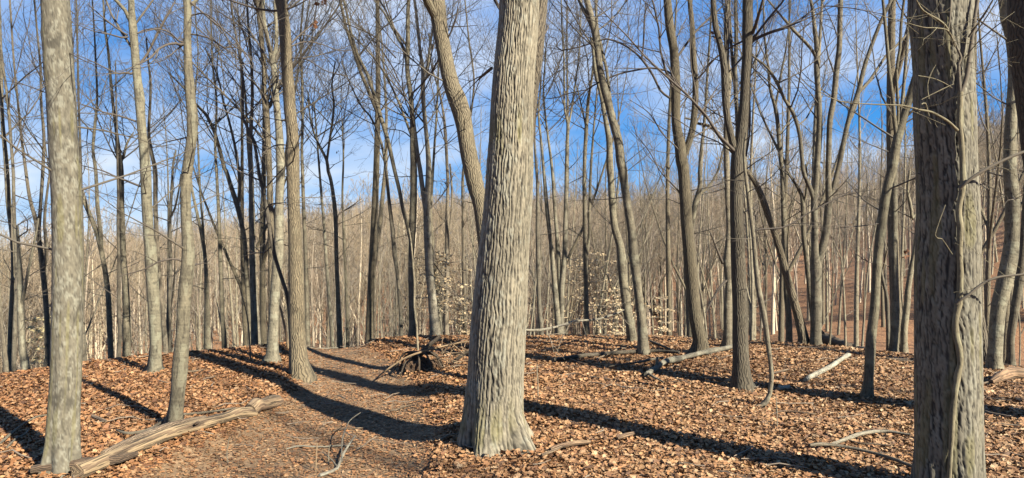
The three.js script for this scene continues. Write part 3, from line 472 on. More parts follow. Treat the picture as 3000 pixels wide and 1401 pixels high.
T({ n: 'stout brown-grey trunk with two stems standing just left of the silver-grey trunk', d: 12, c: [0.85, 0.8, 0.73], s: [[749, 992, 27], [747, 940, 24], [745, 900, 22], [741, 800, 19], [739, 700, 18], [737, 600, 16], [735, 500, 14], [733, 440, 12], [735, 374, 11], [738, 320, 9], [739, 270, 9], [736, 180, 8], [728, 90, 7], [722, 0, 6]], f: [[[738, 620, 9], [732, 500, 9], [726, 420, 8], [722, 340, 7], [716, 260, 6], [700, 160, 5], [684, 60, 5], [676, 0, 4]]], low: 4, crown: 13, H: 15 });
// right of the ridged dark trunk
T({ n: 'slim trunk half hidden behind the right side of the ridged dark trunk', d: 12, c: MID, s: [[901, 995, 16], [899, 900, 14], [897, 800, 12], [893, 700, 11], [889, 600, 10], [886, 500, 9], [884, 440, 8], [886, 374, 8], [885, 250, 7], [880, 120, 6], [890, 0, 5]], low: 5, crown: 11, H: 14 });
T({ n: 'very pale thin trunk left of the twin-forked trunk over the path', d: 13, c: PALE, s: [[973, 995, 11], [967, 915, 10], [959, 816, 9], [953, 720, 9], [947, 637, 8], [940, 554, 7], [934, 480, 6], [928, 400, 5], [920, 300, 4]], stops: true, low: 5, crown: 8 });
T({ n: 'pale trunk over the path forking into a V under a tuft of red leaves', d: 12.5, c: GREY, s: [[995, 992, 16], [992, 920, 14], [990, 874, 13], [986, 770, 12], [984, 675, 12], [980, 604, 12], [970, 533, 10], [961, 500, 10], [957, 470, 9], [936, 428, 7], [920, 390, 6], [908, 340, 5], [902, 280, 4]], f: [[[957, 475, 7], [965, 415, 7], [974, 353, 7], [978, 300, 6], [972, 250, 5], [982, 180, 4]]], br: [[[984, 660, 6], [992, 629, 5], [1024, 608, 4], [1061, 581, 2]]], stops: true, low: 6, crown: 9, leaves: [[987, 585, 6, 11], [990, 445, 4, 8]] });
T({ n: 'pair-thin pale stem just right of the V-forked pale trunk', d: 13.5, c: GREY, s: [[1018, 995, 10], [1016, 900, 9], [1014, 832, 8], [1009, 728, 8], [1005, 640, 7], [1003, 560, 6], [1006, 460, 5], [1002, 350, 4]], stops: true, low: 6, crown: 6 });
T({ n: 'thin dark stem curving up left, first of the slim trunks right of the path', d: 12, c: DARK, s: [[1177, 1002, 13], [1174, 930, 11], [1170, 874, 10], [1164, 799, 11], [1156, 749, 12], [1150, 674, 12], [1141, 600, 10], [1131, 500, 9], [1122, 440, 8], [1106, 386, 7], [1098, 366, 6], [1080, 335, 5], [1062, 316, 5], [1037, 270, 4], [1015, 220, 3], [1000, 180, 3]], stops: true, low: 6, crown: 5 });
T({ n: 'tall olive-grey trunk right of the path whose left stem sweeps far out to the left', d: 10.9, c: MID, s: [[1210, 1005, 22], [1208, 960, 19], [1206, 900, 18], [1204, 791, 17], [1207, 700, 19], [1208, 666, 20], [1211, 583, 20], [1212, 500, 20], [1209, 440, 16], [1208, 395, 14], [1206, 312, 14], [1199, 249, 14], [1193, 200, 13], [1195, 125, 13], [1195, 62, 12], [1197, 0, 11]], f: [[[1202, 700, 12], [1194, 660, 12], [1181, 616, 11], [1170, 558, 11], [1156, 500, 11], [1137, 415, 12], [1116, 345, 12], [1100, 291, 11], [1075, 216, 10], [1050, 166, 9], [1029, 100, 8], [1017, 42, 7], [1006, -5, 6]], [[1195, 205, 9], [1183, 145, 9], [1166, 112, 8], [1141, 66, 7], [1125, 37, 6], [1096, 0, 5]], [[1208, 405, 8], [1180, 330, 7], [1150, 260, 6], [1110, 190, 5], [1060, 130, 4], [1000, 70, 3]]], H: 15, low: 3, crown: 16, crownLen: 3, k0: 3,
  br: [[[1200, 345, 4], [1170, 315, 3], [1130, 285, 3], [1075, 255, 2]], [[1206, 405, 4], [1180, 385, 3], [1140, 378, 2], [1110, 375, 2]], [[1170, 240, 4], [1140, 180, 4], [1080, 100, 3], [1030, 60, 2], [1000, 45, 2]], [[1160, 170, 4], [1100, 110, 4], [1040, 80, 3], [960, 50, 2]]] });
T({ n: 'smooth grey trunk splitting into dark and pale stems, beside the leafy beech by the path', d: 10.9, c: [1.08, 1.03, 0.97], s: [[1278, 1008, 29], [1276, 980, 27], [1274, 957, 26], [1266, 874, 25], [1258, 791, 24], [1253, 700, 22], [1251, 625, 22], [1252, 580, 18], [1256, 500, 17], [1254, 450, 14], [1249, 395, 12], [1243, 332, 12], [1239, 270, 13], [1239, 208, 12], [1230, 145, 9], [1224, 83, 9], [1214, 0, 8]], f: [[[1248, 620, 15], [1239, 562, 14], [1231, 500, 13], [1224, 457, 12], [1212, 353, 9], [1207, 300, 6]], [[1240, 225, 8], [1253, 190, 8], [1262, 120, 7], [1272, 60, 6], [1280, 0, 5]]], H: 15, low: 3, crown: 14, k0: 3,
  br: [[[1262, 610, 4], [1285, 585, 4], [1310, 550, 3], [1330, 510, 2]], [[1240, 235, 4], [1260, 170, 4], [1275, 120, 3], [1290, 60, 2]], [[1270, 780, 4], [1272, 740, 4], [1276, 700, 2]], [[1300, 810, 4], [1285, 790, 4], [1270, 770, 3]]] });
T({ n: 'pale stem showing along the right side of the splitting smooth grey trunk', d: 12, c: GREY, s: [[1290, 1000, 16], [1287, 936, 14], [1283, 874, 14], [1274, 791, 12], [1266, 700, 11], [1262, 620, 9], [1266, 540, 8], [1272, 440, 7], [1280, 320, 6], [1284, 200, 5], [1290, 60, 5], [1292, 0, 4]], low: 4, crown: 10, H: 13 });
T({ n: 'bare pale sapling stem in front of the tall olive-grey trunk right of the path', c: [1.1, 1.0, 0.85], d: 9.6, s: [[1224, 1030, 7], [1222, 985, 6], [1220, 950, 6], [1214, 900, 6], [1214, 832, 6], [1208, 750, 5], [1203, 700, 4], [1197, 666, 3]], stops: true, flare: 0.2, low: 2, crown: 0, lowLen: 0.4 });
T({ n: 'straight pinkish-grey trunk broken off high up, left of the leaning trunk with a bulge', d: 12.6, c: [0.9, 0.8, 0.72], s: [[1308, 1000, 14], [1307, 874, 13], [1310, 800, 13], [1310, 700, 13], [1310, 625, 11], [1312, 541, 9], [1309, 470, 9], [1305, 395, 9], [1299, 332, 7], [1287, 270, 6], [1275, 230, 5], [1262, 180, 4], [1258, 100, 4]], f: [[[1310, 690, 7], [1322, 640, 7], [1324, 560, 6], [1318, 480, 5]]], stops: true, low: 4, crown: 7, leaves: [[1307, 532, 5, 12]] });
T({ n: 'thin straight stem just left of the leaning trunk with a bulge', d: 13, c: BROWN, s: [[1362, 1000, 12], [1361, 874, 10], [1357, 750, 9], [1356, 625, 8], [1357, 500, 7], [1384, 300, 6], [1388, 220, 5], [1374, 120, 5], [1366, 40, 4], [1362, 0, 4]], low: 5, crown: 9, H: 13 });

// right of the middle trunk
T({ n: 'dark slim trunk nearest the right side of the thick middle trunk', d: 11.6, c: DARK, s: [[1588, 1003, 15], [1587, 980, 14], [1584, 940, 13], [1581, 915, 13], [1577, 791, 12], [1575, 666, 12], [1575, 560, 9], [1572, 500, 8], [1566, 400, 6], [1572, 300, 5], [1580, 200, 4]], stops: true, low: 6, crown: 9 });
T({ n: 'clump of three tall stems splitting near the ground, right of the thick middle trunk', d: 11.8, c: [0.84, 0.8, 0.72], s: [[1642, 992, 30], [1638, 960, 22], [1631, 899, 17], [1622, 799, 15], [1614, 716, 12], [1604, 625, 12], [1593, 500, 9], [1586, 420, 7], [1578, 330, 6], [1584, 240, 5], [1576, 130, 4], [1580, 20, 4]], f: [[[1643, 980, 18], [1643, 899, 16], [1639, 800, 14], [1633, 708, 12], [1625, 604, 10], [1618, 500, 9], [1608, 420, 7], [1598, 340, 6], [1592, 260, 5], [1600, 150, 4]], [[1645, 960, 15], [1646, 845, 14], [1650, 800, 15], [1655, 740, 15], [1656, 666, 13], [1658, 583, 11], [1660, 494, 11], [1662, 415, 10], [1664, 361, 10], [1655, 325, 6], [1653, 249, 6], [1652, 166, 5], [1647, 83, 5], [1644, 0, 4]], [[1664, 370, 7], [1673, 330, 6], [1680, 285, 6], [1688, 228, 5], [1698, 140, 4], [1702, 40, 4]]], low: 4, crown: 17, H: 14 });
T({ n: 'straight dark and pale trunk forking high, left of the two leaning trunks', d: 12, c: MID, s: [[1720, 992, 18], [1719, 950, 15], [1718, 899, 14], [1716, 799, 14], [1714, 700, 12], [1713, 600, 12], [1712, 500, 11], [1718, 374, 11], [1724, 291, 9], [1731, 249, 7], [1738, 190, 6], [1742, 100, 5], [1750, 0, 4]], f: [[[1718, 750, 8], [1726, 700, 8], [1727, 625, 8], [1731, 500, 8], [1738, 400, 6], [1746, 300, 5], [1756, 200, 4]], [[1718, 380, 6], [1708, 330, 5], [1696, 280, 4], [1680, 220, 3]]], low: 5, crown: 12, H: 14 });
T({ n: 'grey leaning trunk with its bark split open, left one of the two leaning trunks', c: [0.76, 0.71, 0.6], d: 10.3, s: [[1852, 1012, 30], [1851, 985, 26], [1846, 950, 26], [1839, 916, 27], [1828, 832, 27], [1822, 766, 28], [1816, 716, 23], [1801, 666, 21], [1793, 583, 20], [1790, 520, 20], [1787, 490, 21], [1785, 415, 18], [1777, 366, 15], [1766, 307, 11], [1757, 262, 10], [1748, 225, 12], [1743, 190, 13], [1738, 140, 10], [1732, 110, 8]], stops: true, low: 3, crown: 0 });
T({ n: 'tall trunk leaning left with sweeping upper stems, right one of the two leaning trunks', c: [0.72, 0.67, 0.58], s: [[1887, 1042, 34], [1884, 1000, 29], [1882, 957, 27], [1872, 874, 24], [1864, 807, 26], [1856, 749, 29], [1851, 683, 25], [1841, 616, 23], [1832, 558, 23], [1824, 500, 26], [1818, 470, 27], [1812, 415, 25], [1797, 361, 23], [1783, 307, 22], [1770, 258, 23], [1758, 199, 20], [1749, 133, 19], [1738, 75, 20], [1726, 28, 19], [1719, 0, 18]], f: [[[1741, 95, 12], [1726, 60, 12], [1708, 25, 11], [1694, -5, 9]], [[1812, 380, 11], [1800, 345, 9], [1788, 291, 9], [1778, 208, 9], [1764, 150, 9], [1750, 83, 9], [1745, 0, 8]]], H: 15, low: 2, crown: 11, k0: 3 });
T({ n: 'olive-dark trunk forked into two tall stems, standing behind the grey log', b: 'ridged', c: [0.5, 0.46, 0.37], s: [[2049, 1040, 62], [2051, 1020, 46], [2052, 1000, 39], [2045, 966, 37], [2036, 916, 37], [2028, 832, 37], [2021, 750, 37], [2013, 666, 34], [2008, 583, 34], [2003, 500, 33], [1997, 470, 34], [1993, 430, 32], [1983, 374, 27], [1980, 332, 26], [1980, 270, 27], [1978, 208, 27], [1974, 145, 25], [1963, 83, 24], [1957, 21, 23], [1955, 0, 22]], f: [[[2003, 460, 20], [2016, 424, 20], [2030, 374, 20], [2036, 312, 19], [2038, 249, 18], [2034, 187, 17], [2030, 125, 16], [2027, 62, 15], [2021, 0, 14]]], H: 16, low: 3, crown: 11, flare: 0.8, bump: 0.006, darkTwigs: true,
  br: [[[1968, 218, 6], [1950, 206, 6], [1936, 204, 6], [1907, 199, 5], [1874, 204, 5], [1832, 212, 5], [1799, 222, 5], [1749, 245, 5], [1716, 266, 4], [1679, 307, 4], [1654, 349, 3], [1630, 375, 2]], [[1718, 263, 3], [1690, 268, 3], [1666, 274, 3], [1625, 287, 3], [1598, 288, 2], [1589, 270, 2]], [[1965, 289, 7], [1936, 266, 7], [1915, 224, 7], [1891, 187, 7], [1861, 154, 6], [1824, 129, 6], [1787, 116, 5], [1766, 116, 5], [1699, 137, 4], [1645, 147, 4], [1632, 138, 3], [1629, 112, 3], [1600, 108, 2]], [[1880, 172, 6], [1884, 140, 5], [1886, 116, 5], [1888, 62, 5], [1893, 0, 4]], [[1984, 168, 7], [2000, 145, 7], [2011, 129, 7], [2040, 91, 6], [2078, 54, 6], [2105, 30, 5], [2132, 0, 4]], [[2034, 240, 6], [2060, 215, 5], [2095, 172, 4], [2130, 150, 3]], [[2032, 380, 6], [2055, 330, 6], [2080, 290, 5], [2108, 245, 4]], [[2000, 575, 5], [1975, 545, 5], [1950, 520, 4], [1930, 495, 3], [1900, 440, 3], [1850, 380, 2]], [[2005, 460, 5], [1980, 430, 4], [1940, 390, 4], [1900, 330, 3], [1840, 290, 2]]] });
T({ n: 'pale crooked tree rising behind the olive-dark forked trunk', d: 12, c: MID, s: [[2022, 985, 18], [2021, 930, 17], [2018, 880, 15], [2020, 780, 14], [2028, 660, 14], [2037, 600, 17], [2046, 572, 17], [2052, 541, 14], [2051, 500, 12], [2056, 430, 10], [2062, 380, 9], [2068, 300, 8], [2074, 200, 7], [2082, 80, 6], [2086, 0, 5]], f: [[[2048, 572, 9], [2062, 560, 9], [2083, 537, 7], [2104, 500, 6], [2116, 450, 5], [2128, 400, 4]]], low: 4, crown: 12, H: 13 });
T({ n: 'dark mossy trunk with a vine, between the olive-dark forked trunk and the white log', b: 'ridged', c: [0.4, 0.375, 0.33], s: [[2176, 1142, 62], [2174, 1125, 54], [2172, 1100, 49], [2171, 1050, 46], [2169, 1000, 44], [2168, 900, 43], [2164, 800, 42], [2161, 700, 40], [2158, 583, 37], [2160, 500, 39], [2163, 455, 40], [2170, 420, 37], [2178, 353, 34], [2183, 291, 30], [2185, 229, 28], [2189, 166, 28], [2190, 104, 30], [2191, 42, 30], [2191, 0, 29]], f: [[[2156, 450, 22], [2147, 420, 21], [2140, 390, 20], [2129, 332, 20], [2125, 270, 22], [2123, 208, 22], [2116, 158, 20], [2106, 116, 17], [2096, 75, 18], [2091, 21, 16], [2089, -4, 15]]], H: 16, low: 2, crown: 10, bump: 0.006, darkTwigs: true, leaves: [[2096, 105, 9, 24], [2190, 18, 5, 16]],
  br: [[[2200, 130, 6], [2208, 120, 6], [2249, 100, 6], [2316, 75, 5], [2374, 50, 4], [2460, 10, 3]], [[2203, 112, 8], [2214, 104, 8], [2249, 58, 7], [2291, 8, 6], [2300, -5, 6]], [[2202, 100, 10], [2212, 80, 10], [2224, 40, 9], [2236, -4, 8]], [[2178, 120, 6], [2160, 128, 6], [2137, 141, 5], [2100, 166, 4], [2050, 212, 3]], [[2162, 455, 4], [2130, 436, 4], [2104, 416, 4], [2054, 395, 3], [2000, 361, 3], [1970, 342, 3], [1930, 318, 2]], [[2200, 118, 5], [2250, 95, 4], [2320, 70, 4], [2400, 22, 4], [2460, 20, 3], [2530, 30, 3], [2600, 45, 2]], [[2135, 205, 4], [2150, 195, 4], [2175, 165, 4]], [[2186, 458, 5], [2196, 395, 5], [2198, 332, 5], [2195, 258, 5], [2200, 210, 4], [2206, 165, 3]]] });
T({ n: 'split pale trunk with a bulge, close behind the left side of the dark mossy trunk', d: 9.6, c: [0.82, 0.75, 0.65], s: [[2131, 1024, 33], [2134, 1000, 29], [2133, 950, 26], [2133, 900, 24], [2135, 832, 19], [2132, 785, 23], [2130, 765, 25], [2132, 740, 20], [2135, 666, 13], [2132, 583, 15], [2130, 500, 17], [2128, 440, 16], [2128, 380, 15], [2132, 300, 14], [2136, 229, 14], [2130, 170, 12], [2127, 125, 11], [2129, 62, 12], [2135, 0, 12]], H: 14, low: 2, crown: 9, knob: 0.2,
  br: [[[2140, 815, 7], [2120, 830, 7], [2104, 849, 7], [2083, 886, 6], [2068, 917, 5]], [[2116, 770, 8], [2114, 763, 8], [2100, 730, 6], [2085, 690, 4], [2074, 670, 3]]] });
T({ n: 'dark forked stems seen between the pale dead limb and the dark mossy trunk high up', d: 11, c: DARK, s: [[2168, 1010, 14], [2164, 800, 13], [2162, 500, 12], [2160, 345, 12], [2156, 270, 13], [2154, 200, 12], [2157, 125, 11], [2156, 40, 10], [2156, 0, 10]], f: [[[2152, 240, 9], [2146, 180, 9], [2141, 104, 9], [2138, 40, 7], [2134, -5, 6]]], H: 14, low: 0, crown: 9 });
T({ n: 'crooked sapling with a bent foot on the leaves, right of the dark mossy trunk', s: [[2225, 1197, 20], [2236, 1186, 18], [2247, 1174, 15], [2256, 1152, 13], [2261, 1100, 13], [2257, 1055, 12], [2249, 999, 14], [2243, 950, 16], [2237, 915, 17], [2224, 853, 16], [2214, 770, 14], [2208, 700, 12], [2199, 625, 12], [2191, 562, 11], [2183, 500, 9], [2180, 440, 7], [2186, 390, 5]], stops: true, flare: 0.2, c: [0.78, 0.72, 0.62], low: 4, lowLen: 0.6, crown: 0, knob: 0.2,
  br: [[[2208, 685, 4], [2214, 676, 5], [2232, 672, 5], [2265, 670, 5], [2290, 668, 5], [2320, 655, 5], [2360, 630, 4], [2400, 608, 4], [2445, 585, 4], [2490, 560, 3], [2540, 500, 2]], [[2252, 1040, 2], [2270, 1046, 1], [2300, 1050, 1]]] });
T({ n: 'rough trunk leaning steeply left and arching over behind the dark mossy trunk', b: 'ridged', c: [0.7, 0.64, 0.54], d: 9.9, s: [[2353, 1018, 33], [2353, 990, 28], [2341, 936, 25], [2324, 874, 23], [2303, 799, 22], [2287, 741, 20], [2268, 679, 18], [2249, 625, 18], [2233, 579, 18], [2216, 541, 15], [2197, 512, 12], [2150, 450, 11], [2118, 412, 11], [2096, 382, 11], [2075, 368, 9], [2046, 362, 8], [2030, 352, 6], [2005, 345, 4]], stops: true, low: 3, crown: 0 });
T({ n: 'straight slim trunk crossing behind the rough trunk that arches over', d: 10.6, c: MID, s: [[2313, 1018, 19], [2313, 990, 18], [2310, 915, 17], [2304, 853, 16], [2302, 749, 14], [2297, 666, 14], [2294, 583, 12], [2291, 500, 12], [2286, 450, 12], [2282, 400, 12], [2278, 353, 12], [2269, 305, 10], [2256, 258, 8], [2250, 187, 7], [2242, 125, 6], [2238, 50, 5]], f: [[[2271, 315, 8], [2280, 270, 6], [2287, 224, 6], [2299, 166, 5], [2310, 90, 4], [2316, 0, 4]], [[2282, 400, 5], [2300, 370, 4], [2320, 345, 3], [2340, 280, 2]]], low: 5, crown: 9, H: 12 });
T({ n: 'many-stemmed tree with patchy bark, its trunk splitting in two, left of the dark uprooted log', c: [0.66, 0.61, 0.53], d: 9.8, s: [[2391, 1025, 33], [2389, 1000, 29], [2391, 950, 30], [2391, 899, 30], [2391, 832, 30], [2391, 783, 32], [2388, 740, 22], [2388, 700, 18], [2388, 666, 18], [2385, 604, 18], [2386, 570, 18], [2391, 541, 17], [2393, 500, 17], [2396, 457, 17], [2401, 374, 17], [2399, 291, 15], [2393, 208, 15], [2393, 137, 14], [2386, 75, 11], [2380, 21, 9], [2374, -5, 8]], f: [[[2397, 775, 20], [2408, 733, 22], [2419, 687, 22], [2426, 625, 21], [2429, 583, 20], [2427, 541, 17], [2427, 500, 16], [2428, 457, 15], [2432, 353, 16], [2443, 291, 16], [2451, 208, 16], [2459, 145, 15], [2461, 62, 14], [2463, 0, 14]], [[2430, 590, 14], [2442, 550, 13], [2453, 505, 13], [2462, 470, 14], [2474, 407, 14], [2490, 341, 14], [2515, 270, 14], [2532, 199, 12], [2557, 125, 11], [2582, 62, 10], [2602, 20, 9], [2614, -5, 8]], [[2520, 268, 9], [2545, 240, 9], [2572, 200, 8], [2598, 162, 8], [2640, 120, 7], [2690, 60, 6]], [[2384, 590, 13], [2378, 562, 13], [2362, 525, 12], [2353, 497, 12], [2343, 395, 11], [2324, 332, 11], [2299, 291, 9], [2278, 245, 9], [2249, 199, 8], [2208, 166, 5], [2190, 150, 4]], [[2392, 170, 9], [2380, 148, 9], [2361, 125, 9], [2324, 87, 9], [2300, 58, 8], [2280, 36, 5]]], H: 14, low: 3, crown: 14, k0: 2.8, crownLen: 2 });
T({ n: 'slim stem joining the foot of the many-stemmed tree with patchy bark from its left', d: 10.2, c: MID, s: [[2385, 1012, 12], [2380, 930, 12], [2372, 853, 12], [2364, 770, 13], [2355, 687, 14], [2353, 604, 13], [2348, 570, 11], [2335, 545, 8], [2318, 520, 6], [2306, 500, 4]], f: [[[2353, 600, 8], [2362, 570, 7], [2364, 530, 6], [2362, 480, 5]]], stops: true, low: 5, crown: 0 });
T({ n: 'smooth grey-olive trunk leaning right, standing between the white log and the vine-clad big trunk', c: [0.62, 0.58, 0.47], s: [[2540, 1168, 36], [2542, 1150, 30], [2546, 1100, 27], [2550, 1030, 27], [2553, 980, 27], [2563, 900, 26], [2568, 800, 24], [2578, 700, 26], [2591, 600, 26], [2602, 540, 25], [2613, 500, 26], [2619, 470, 28], [2625, 430, 25], [2635, 385, 25], [2645, 353, 22], [2658, 312, 22], [2670, 270, 22], [2684, 225, 21], [2702, 160, 19], [2718, 90, 18], [2730, 20, 17], [2734, -6, 16]], f: [[[2628, 410, 12], [2620, 345, 12], [2616, 291, 10], [2608, 229, 9], [2602, 166, 9], [2595, 83, 9], [2589, 21, 8], [2586, -5, 7]], [[2628, 380, 9], [2632, 330, 8], [2627, 208, 8], [2637, 145, 8], [2641, 62, 8], [2649, 0, 7]]], H: 13, low: 3, crown: 9, k0: 3, knob: 0.18,
  br: [[[2578, 655, 3], [2540, 660, 3], [2500, 664, 3], [2440, 660, 2]], [[2555, 770, 3], [2530, 760, 3], [2505, 740, 2]]] });
T({ n: 'straight grey trunk right beside the leaning grey-olive trunk', d: 9.6, c: [0.72, 0.68, 0.58], s: [[2617, 1050, 26], [2619, 1020, 22], [2623, 940, 22], [2624, 899, 21], [2622, 800, 19], [2620, 708, 18], [2620, 625, 18], [2620, 541, 18], [2622, 480, 15], [2628, 410, 12], [2640, 330, 10], [2650, 230, 9], [2660, 110, 8], [2664, 0, 7]], low: 3, crown: 6, H: 12, knob: 0.2, leaves: [[2655, 745, 8, 20]] });
T({ n: 'pale crooked trunk with a knot at its foot, just left of the vine-clad big trunk', d: 9.7, c: [0.95, 0.88, 0.74], s: [[2647, 1052, 21], [2649, 1000, 18], [2650, 960, 19], [2657, 899, 18], [2661, 850, 16], [2670, 791, 14], [2684, 708, 12], [2689, 625, 11], [2674, 640, 10], [2668, 600, 9], [2660, 560, 7], [2666, 500, 6]], stops: true, low: 4, crown: 0, knob: 0.25 });
T({ n: 'thin stem behind, between the leaning grey-olive trunk and the straight grey one', d: 10.4, c: DARK, s: [[2603, 1046, 12], [2602, 960, 11], [2599, 874, 10], [2590, 835, 9], [2583, 800, 8], [2572, 740, 6]], stops: true, low: 4, crown: 0 });
T({ n: 'huge dark plated trunk at the right with a pale vine climbing it', b: 'ridged', d: 4.12, c: [0.8, 0.76, 0.66], s: [[2778, 1490, 200], [2778, 1440, 181], [2777, 1401, 175], [2777, 1250, 172], [2777, 1150, 171], [2776, 950, 168], [2775, 800, 167], [2778, 700, 164], [2777, 600, 160], [2773, 500, 156], [2769, 400, 158], [2767, 330, 160], [2763, 200, 155], [2758, 90, 160], [2757, 0, 166]], H: 16, low: 0, crown: 8, crownLen: 3, trunk: carved('plated', 8), k0: 2.6,
  br: [[[2690, 508, 3], [2745, 529, 4], [2780, 536, 4], [2815, 541, 4]]] });
T({ n: 'pale trunk leaning right beside the right edge, its lower half swollen and lit', c: [0.98, 0.94, 0.8], s: [[2914, 1085, 37], [2914, 1060, 35], [2916, 1030, 35], [2920, 960, 37], [2926, 900, 38], [2938, 850, 40], [2950, 800, 42], [2960, 750, 41], [2965, 700, 37], [2967, 600, 36], [2963, 540, 35], [2959, 494, 32], [2961, 395, 31], [2965, 312, 28], [2969, 233, 26], [2967, 166, 25], [2961, 104, 28], [2953, 50, 38], [2948, 0, 36]], H: 14, low: 3, crown: 8, knob: 0.18 });
T({ n: 'near-black trunk slanting across the top right corner of the picture', b: 'ridged', c: [0.34, 0.31, 0.28], d: 5.6, s: [[3140, 1520, 110], [3110, 1100, 100], [3085, 700, 96], [3060, 500, 94], [3040, 350, 92], [3026, 250, 92], [3016, 165, 92], [3010, 80, 94], [3008, 0, 94]], H: 15, low: 0, crown: 7, darkTwigs: true });
T({ n: 'dark leaning trunk low between the vine-clad big trunk and the swollen pale trunk', d: 8.4, b: 'ridged', c: DARK, s: [[2892, 1082, 28], [2887, 1055, 26], [2880, 1000, 25], [2874, 950, 24], [2868, 890, 18], [2863, 850, 14], [2856, 780, 12], [2848, 700, 11], [2836, 600, 10], [2826, 480, 9]], stops: true, low: 3, crown: 0 });
T({ n: 'narrow crooked trunk at the right edge beyond the swollen pale trunk', d: 8.6, c: [0.6, 0.54, 0.45], s: [[2960, 1086, 24], [2962, 1050, 21], [2961, 1000, 20], [2967, 950, 21], [2976, 895, 22], [2986, 832, 23], [2992, 780, 20], [2998, 720, 18], [3002, 640, 15], [3010, 500, 13]], stops: true, low: 3, crown: 0 });

{ // the vine that climbs the big trunk at the right
  const foot = at(2777, CY, 4.12).setY(0), away = new THREE.Vector3(-foot.x, 0, -foot.z).normalize(), across = new THREE.Vector3(-away.z, 0, away.x).negate(), rng = Rng(808);
  foot.y = ground(foot.x, foot.z);
  if (across.x < 0) across.negate();
  const R = 0.183, on = (x, y, w, off = 0) => { const dl = clamp(((x - 2777) / FOCAL) * 4.12 * 0.93 / Math.cos(Math.atan(0.65)) * 0.83, -R * 0.97, R * 0.97), p = new THREE.Vector3(foot.x, 0, foot.z).addScaledVector(away, Math.sqrt(R * R - dl * dl) + off).addScaledVector(across, dl); p.y = EYE - ((y - CY) / FOCAL) * -p.z; return { p, r: ((w / 2) * 3.95) / FOCAL }; };
  const g = thing('climbing_vine', 'pale twisting woody vine climbing the huge plated trunk at the right', 'vine', foot), mat = bark('smooth', [0.84, 0.77, 0.58], 0.003), dark = plain(0.15, 0.125, 0.09);
  const L = (pts, off = 0.012) => resample(pts.map(([x, y, w, o = 0]) => on(x, y, w, off + o)), 0.03), tube = (n, pts, m, s = 9) => part(n, new Shape(foot).tube(pts, s, { bump: (f, l) => 1 + 0.3 * (noise2(l * 14, 5) - 0.5) }).geo(), m, g);
  const main = [[2776, 1490, 12], [2781, 1401, 12], [2785, 1320, 12], [2787, 1287, 13], [2790, 1212, 15], [2797, 1137, 18], [2803, 1095, 18], [2809, 1062, 17], [2806, 1020, 18], [2799, 987, 18], [2796, 950, 17], [2800, 915, 17], [2807, 874, 19], [2809, 799, 17], [2807, 733, 16], [2809, 666, 18], [2805, 616, 16], [2815, 550, 17], [2815, 500, 14], [2812, 415, 15], [2807, 366, 16], [2808, 310, 15], [2809, 270, 16]];
  tube('stem', L(main), mat, 12);
  tube('stem', L([[2809, 275, 10], [2824, 229, 12], [2832, 166, 11], [2840, 104, 11], [2847, 42, 10], [2853, 0, 10], [2858, -60, 9]]), dark);
  tube('stem', L([[2809, 272, 9], [2806, 230, 9], [2805, 187, 8], [2811, 170, 7], [2799, 137, 6], [2788, 108, 6], [2778, 91, 6], [2782, 60, 5], [2785, 0, 5], [2786, -40, 4]]), dark);
  const d0 = 3.89, free = (pts, lean) => resample(pts.map(([x, y, w], i) => ({ p: at(x, y, d0 + lean * i / (pts.length - 1)), r: ((w / 2) * d0) / FOCAL })), 0.03);
  const arms = [free([[2806, 382, 8], [2790, 366, 7], [2774, 353, 7], [2737, 332, 6], [2720, 326, 6], [2687, 320, 6], [2649, 310, 5], [2604, 307, 4], [2545, 305, 4], [2462, 297, 3], [2400, 268, 2]], -0.2),
    free([[2778, 91, 6], [2770, 75, 6], [2749, 58, 6], [2707, 33, 5], [2687, 4, 4], [2680, -20, 4]], -0.1), free([[2799, 137, 4], [2780, 92, 4], [2745, 82, 3], [2705, 80, 3], [2640, 62, 2], [2560, 40, 2]], -0.2),
    free([[2802, 890, 9], [2812, 880, 8], [2836, 866, 8], [2878, 832, 7], [2919, 814, 7], [2960, 808, 6], [3004, 804, 6], [3060, 800, 5]], -0.1), free([[2812, 552, 10], [2824, 541, 9], [2849, 521, 9], [2886, 498, 9], [2940, 470, 8], [3004, 444, 8], [3060, 430, 7]], -0.1),
    free([[2838, 110, 6], [2861, 75, 6], [2890, 33, 5], [2912, -5, 4]], -0.1), free([[2828, 170, 3], [2860, 130, 3], [2915, 80, 3], [2965, 45, 2]], -0.2), free([[2770, 600, 3], [2740, 690, 3], [2760, 700, 3], [2790, 745, 3]].reverse(), -0.05), free([[2722, 340, 4], [2712, 303, 4], [2700, 306, 3]], -0.03),
    free([[2700, 292, 2], [2760, 262, 3], [2795, 246, 2]], 0.0), free([[2690, 222, 3], [2735, 230, 3], [2770, 245, 3], [2790, 258, 2]], 0.0), free([[2722, 290, 3], [2718, 250, 3], [2728, 215, 3], [2742, 190, 2]], 0)];
  const lines = [[], [], [], []];
  arms.forEach((a, i) => { tube('branch', a, i < 3 || i > 6 ? mat : dark, 8); if (i < 7) for (let k = 0; k < 6; k++) { const q = a[1 + Math.floor((0.3 + 0.7 * rng()) * (a.length - 3))]; grow(rng, q.p, new THREE.Vector3(rng.s(1), rng.s(1), rng.s(0.5)), rng.r(0.1, 0.35), 0.0022, 1, lines, { min: 0.0012 }); } });
  part('twigs', twigShape(lines, foot, 1).geo(), mat, g, 'stuff');
}

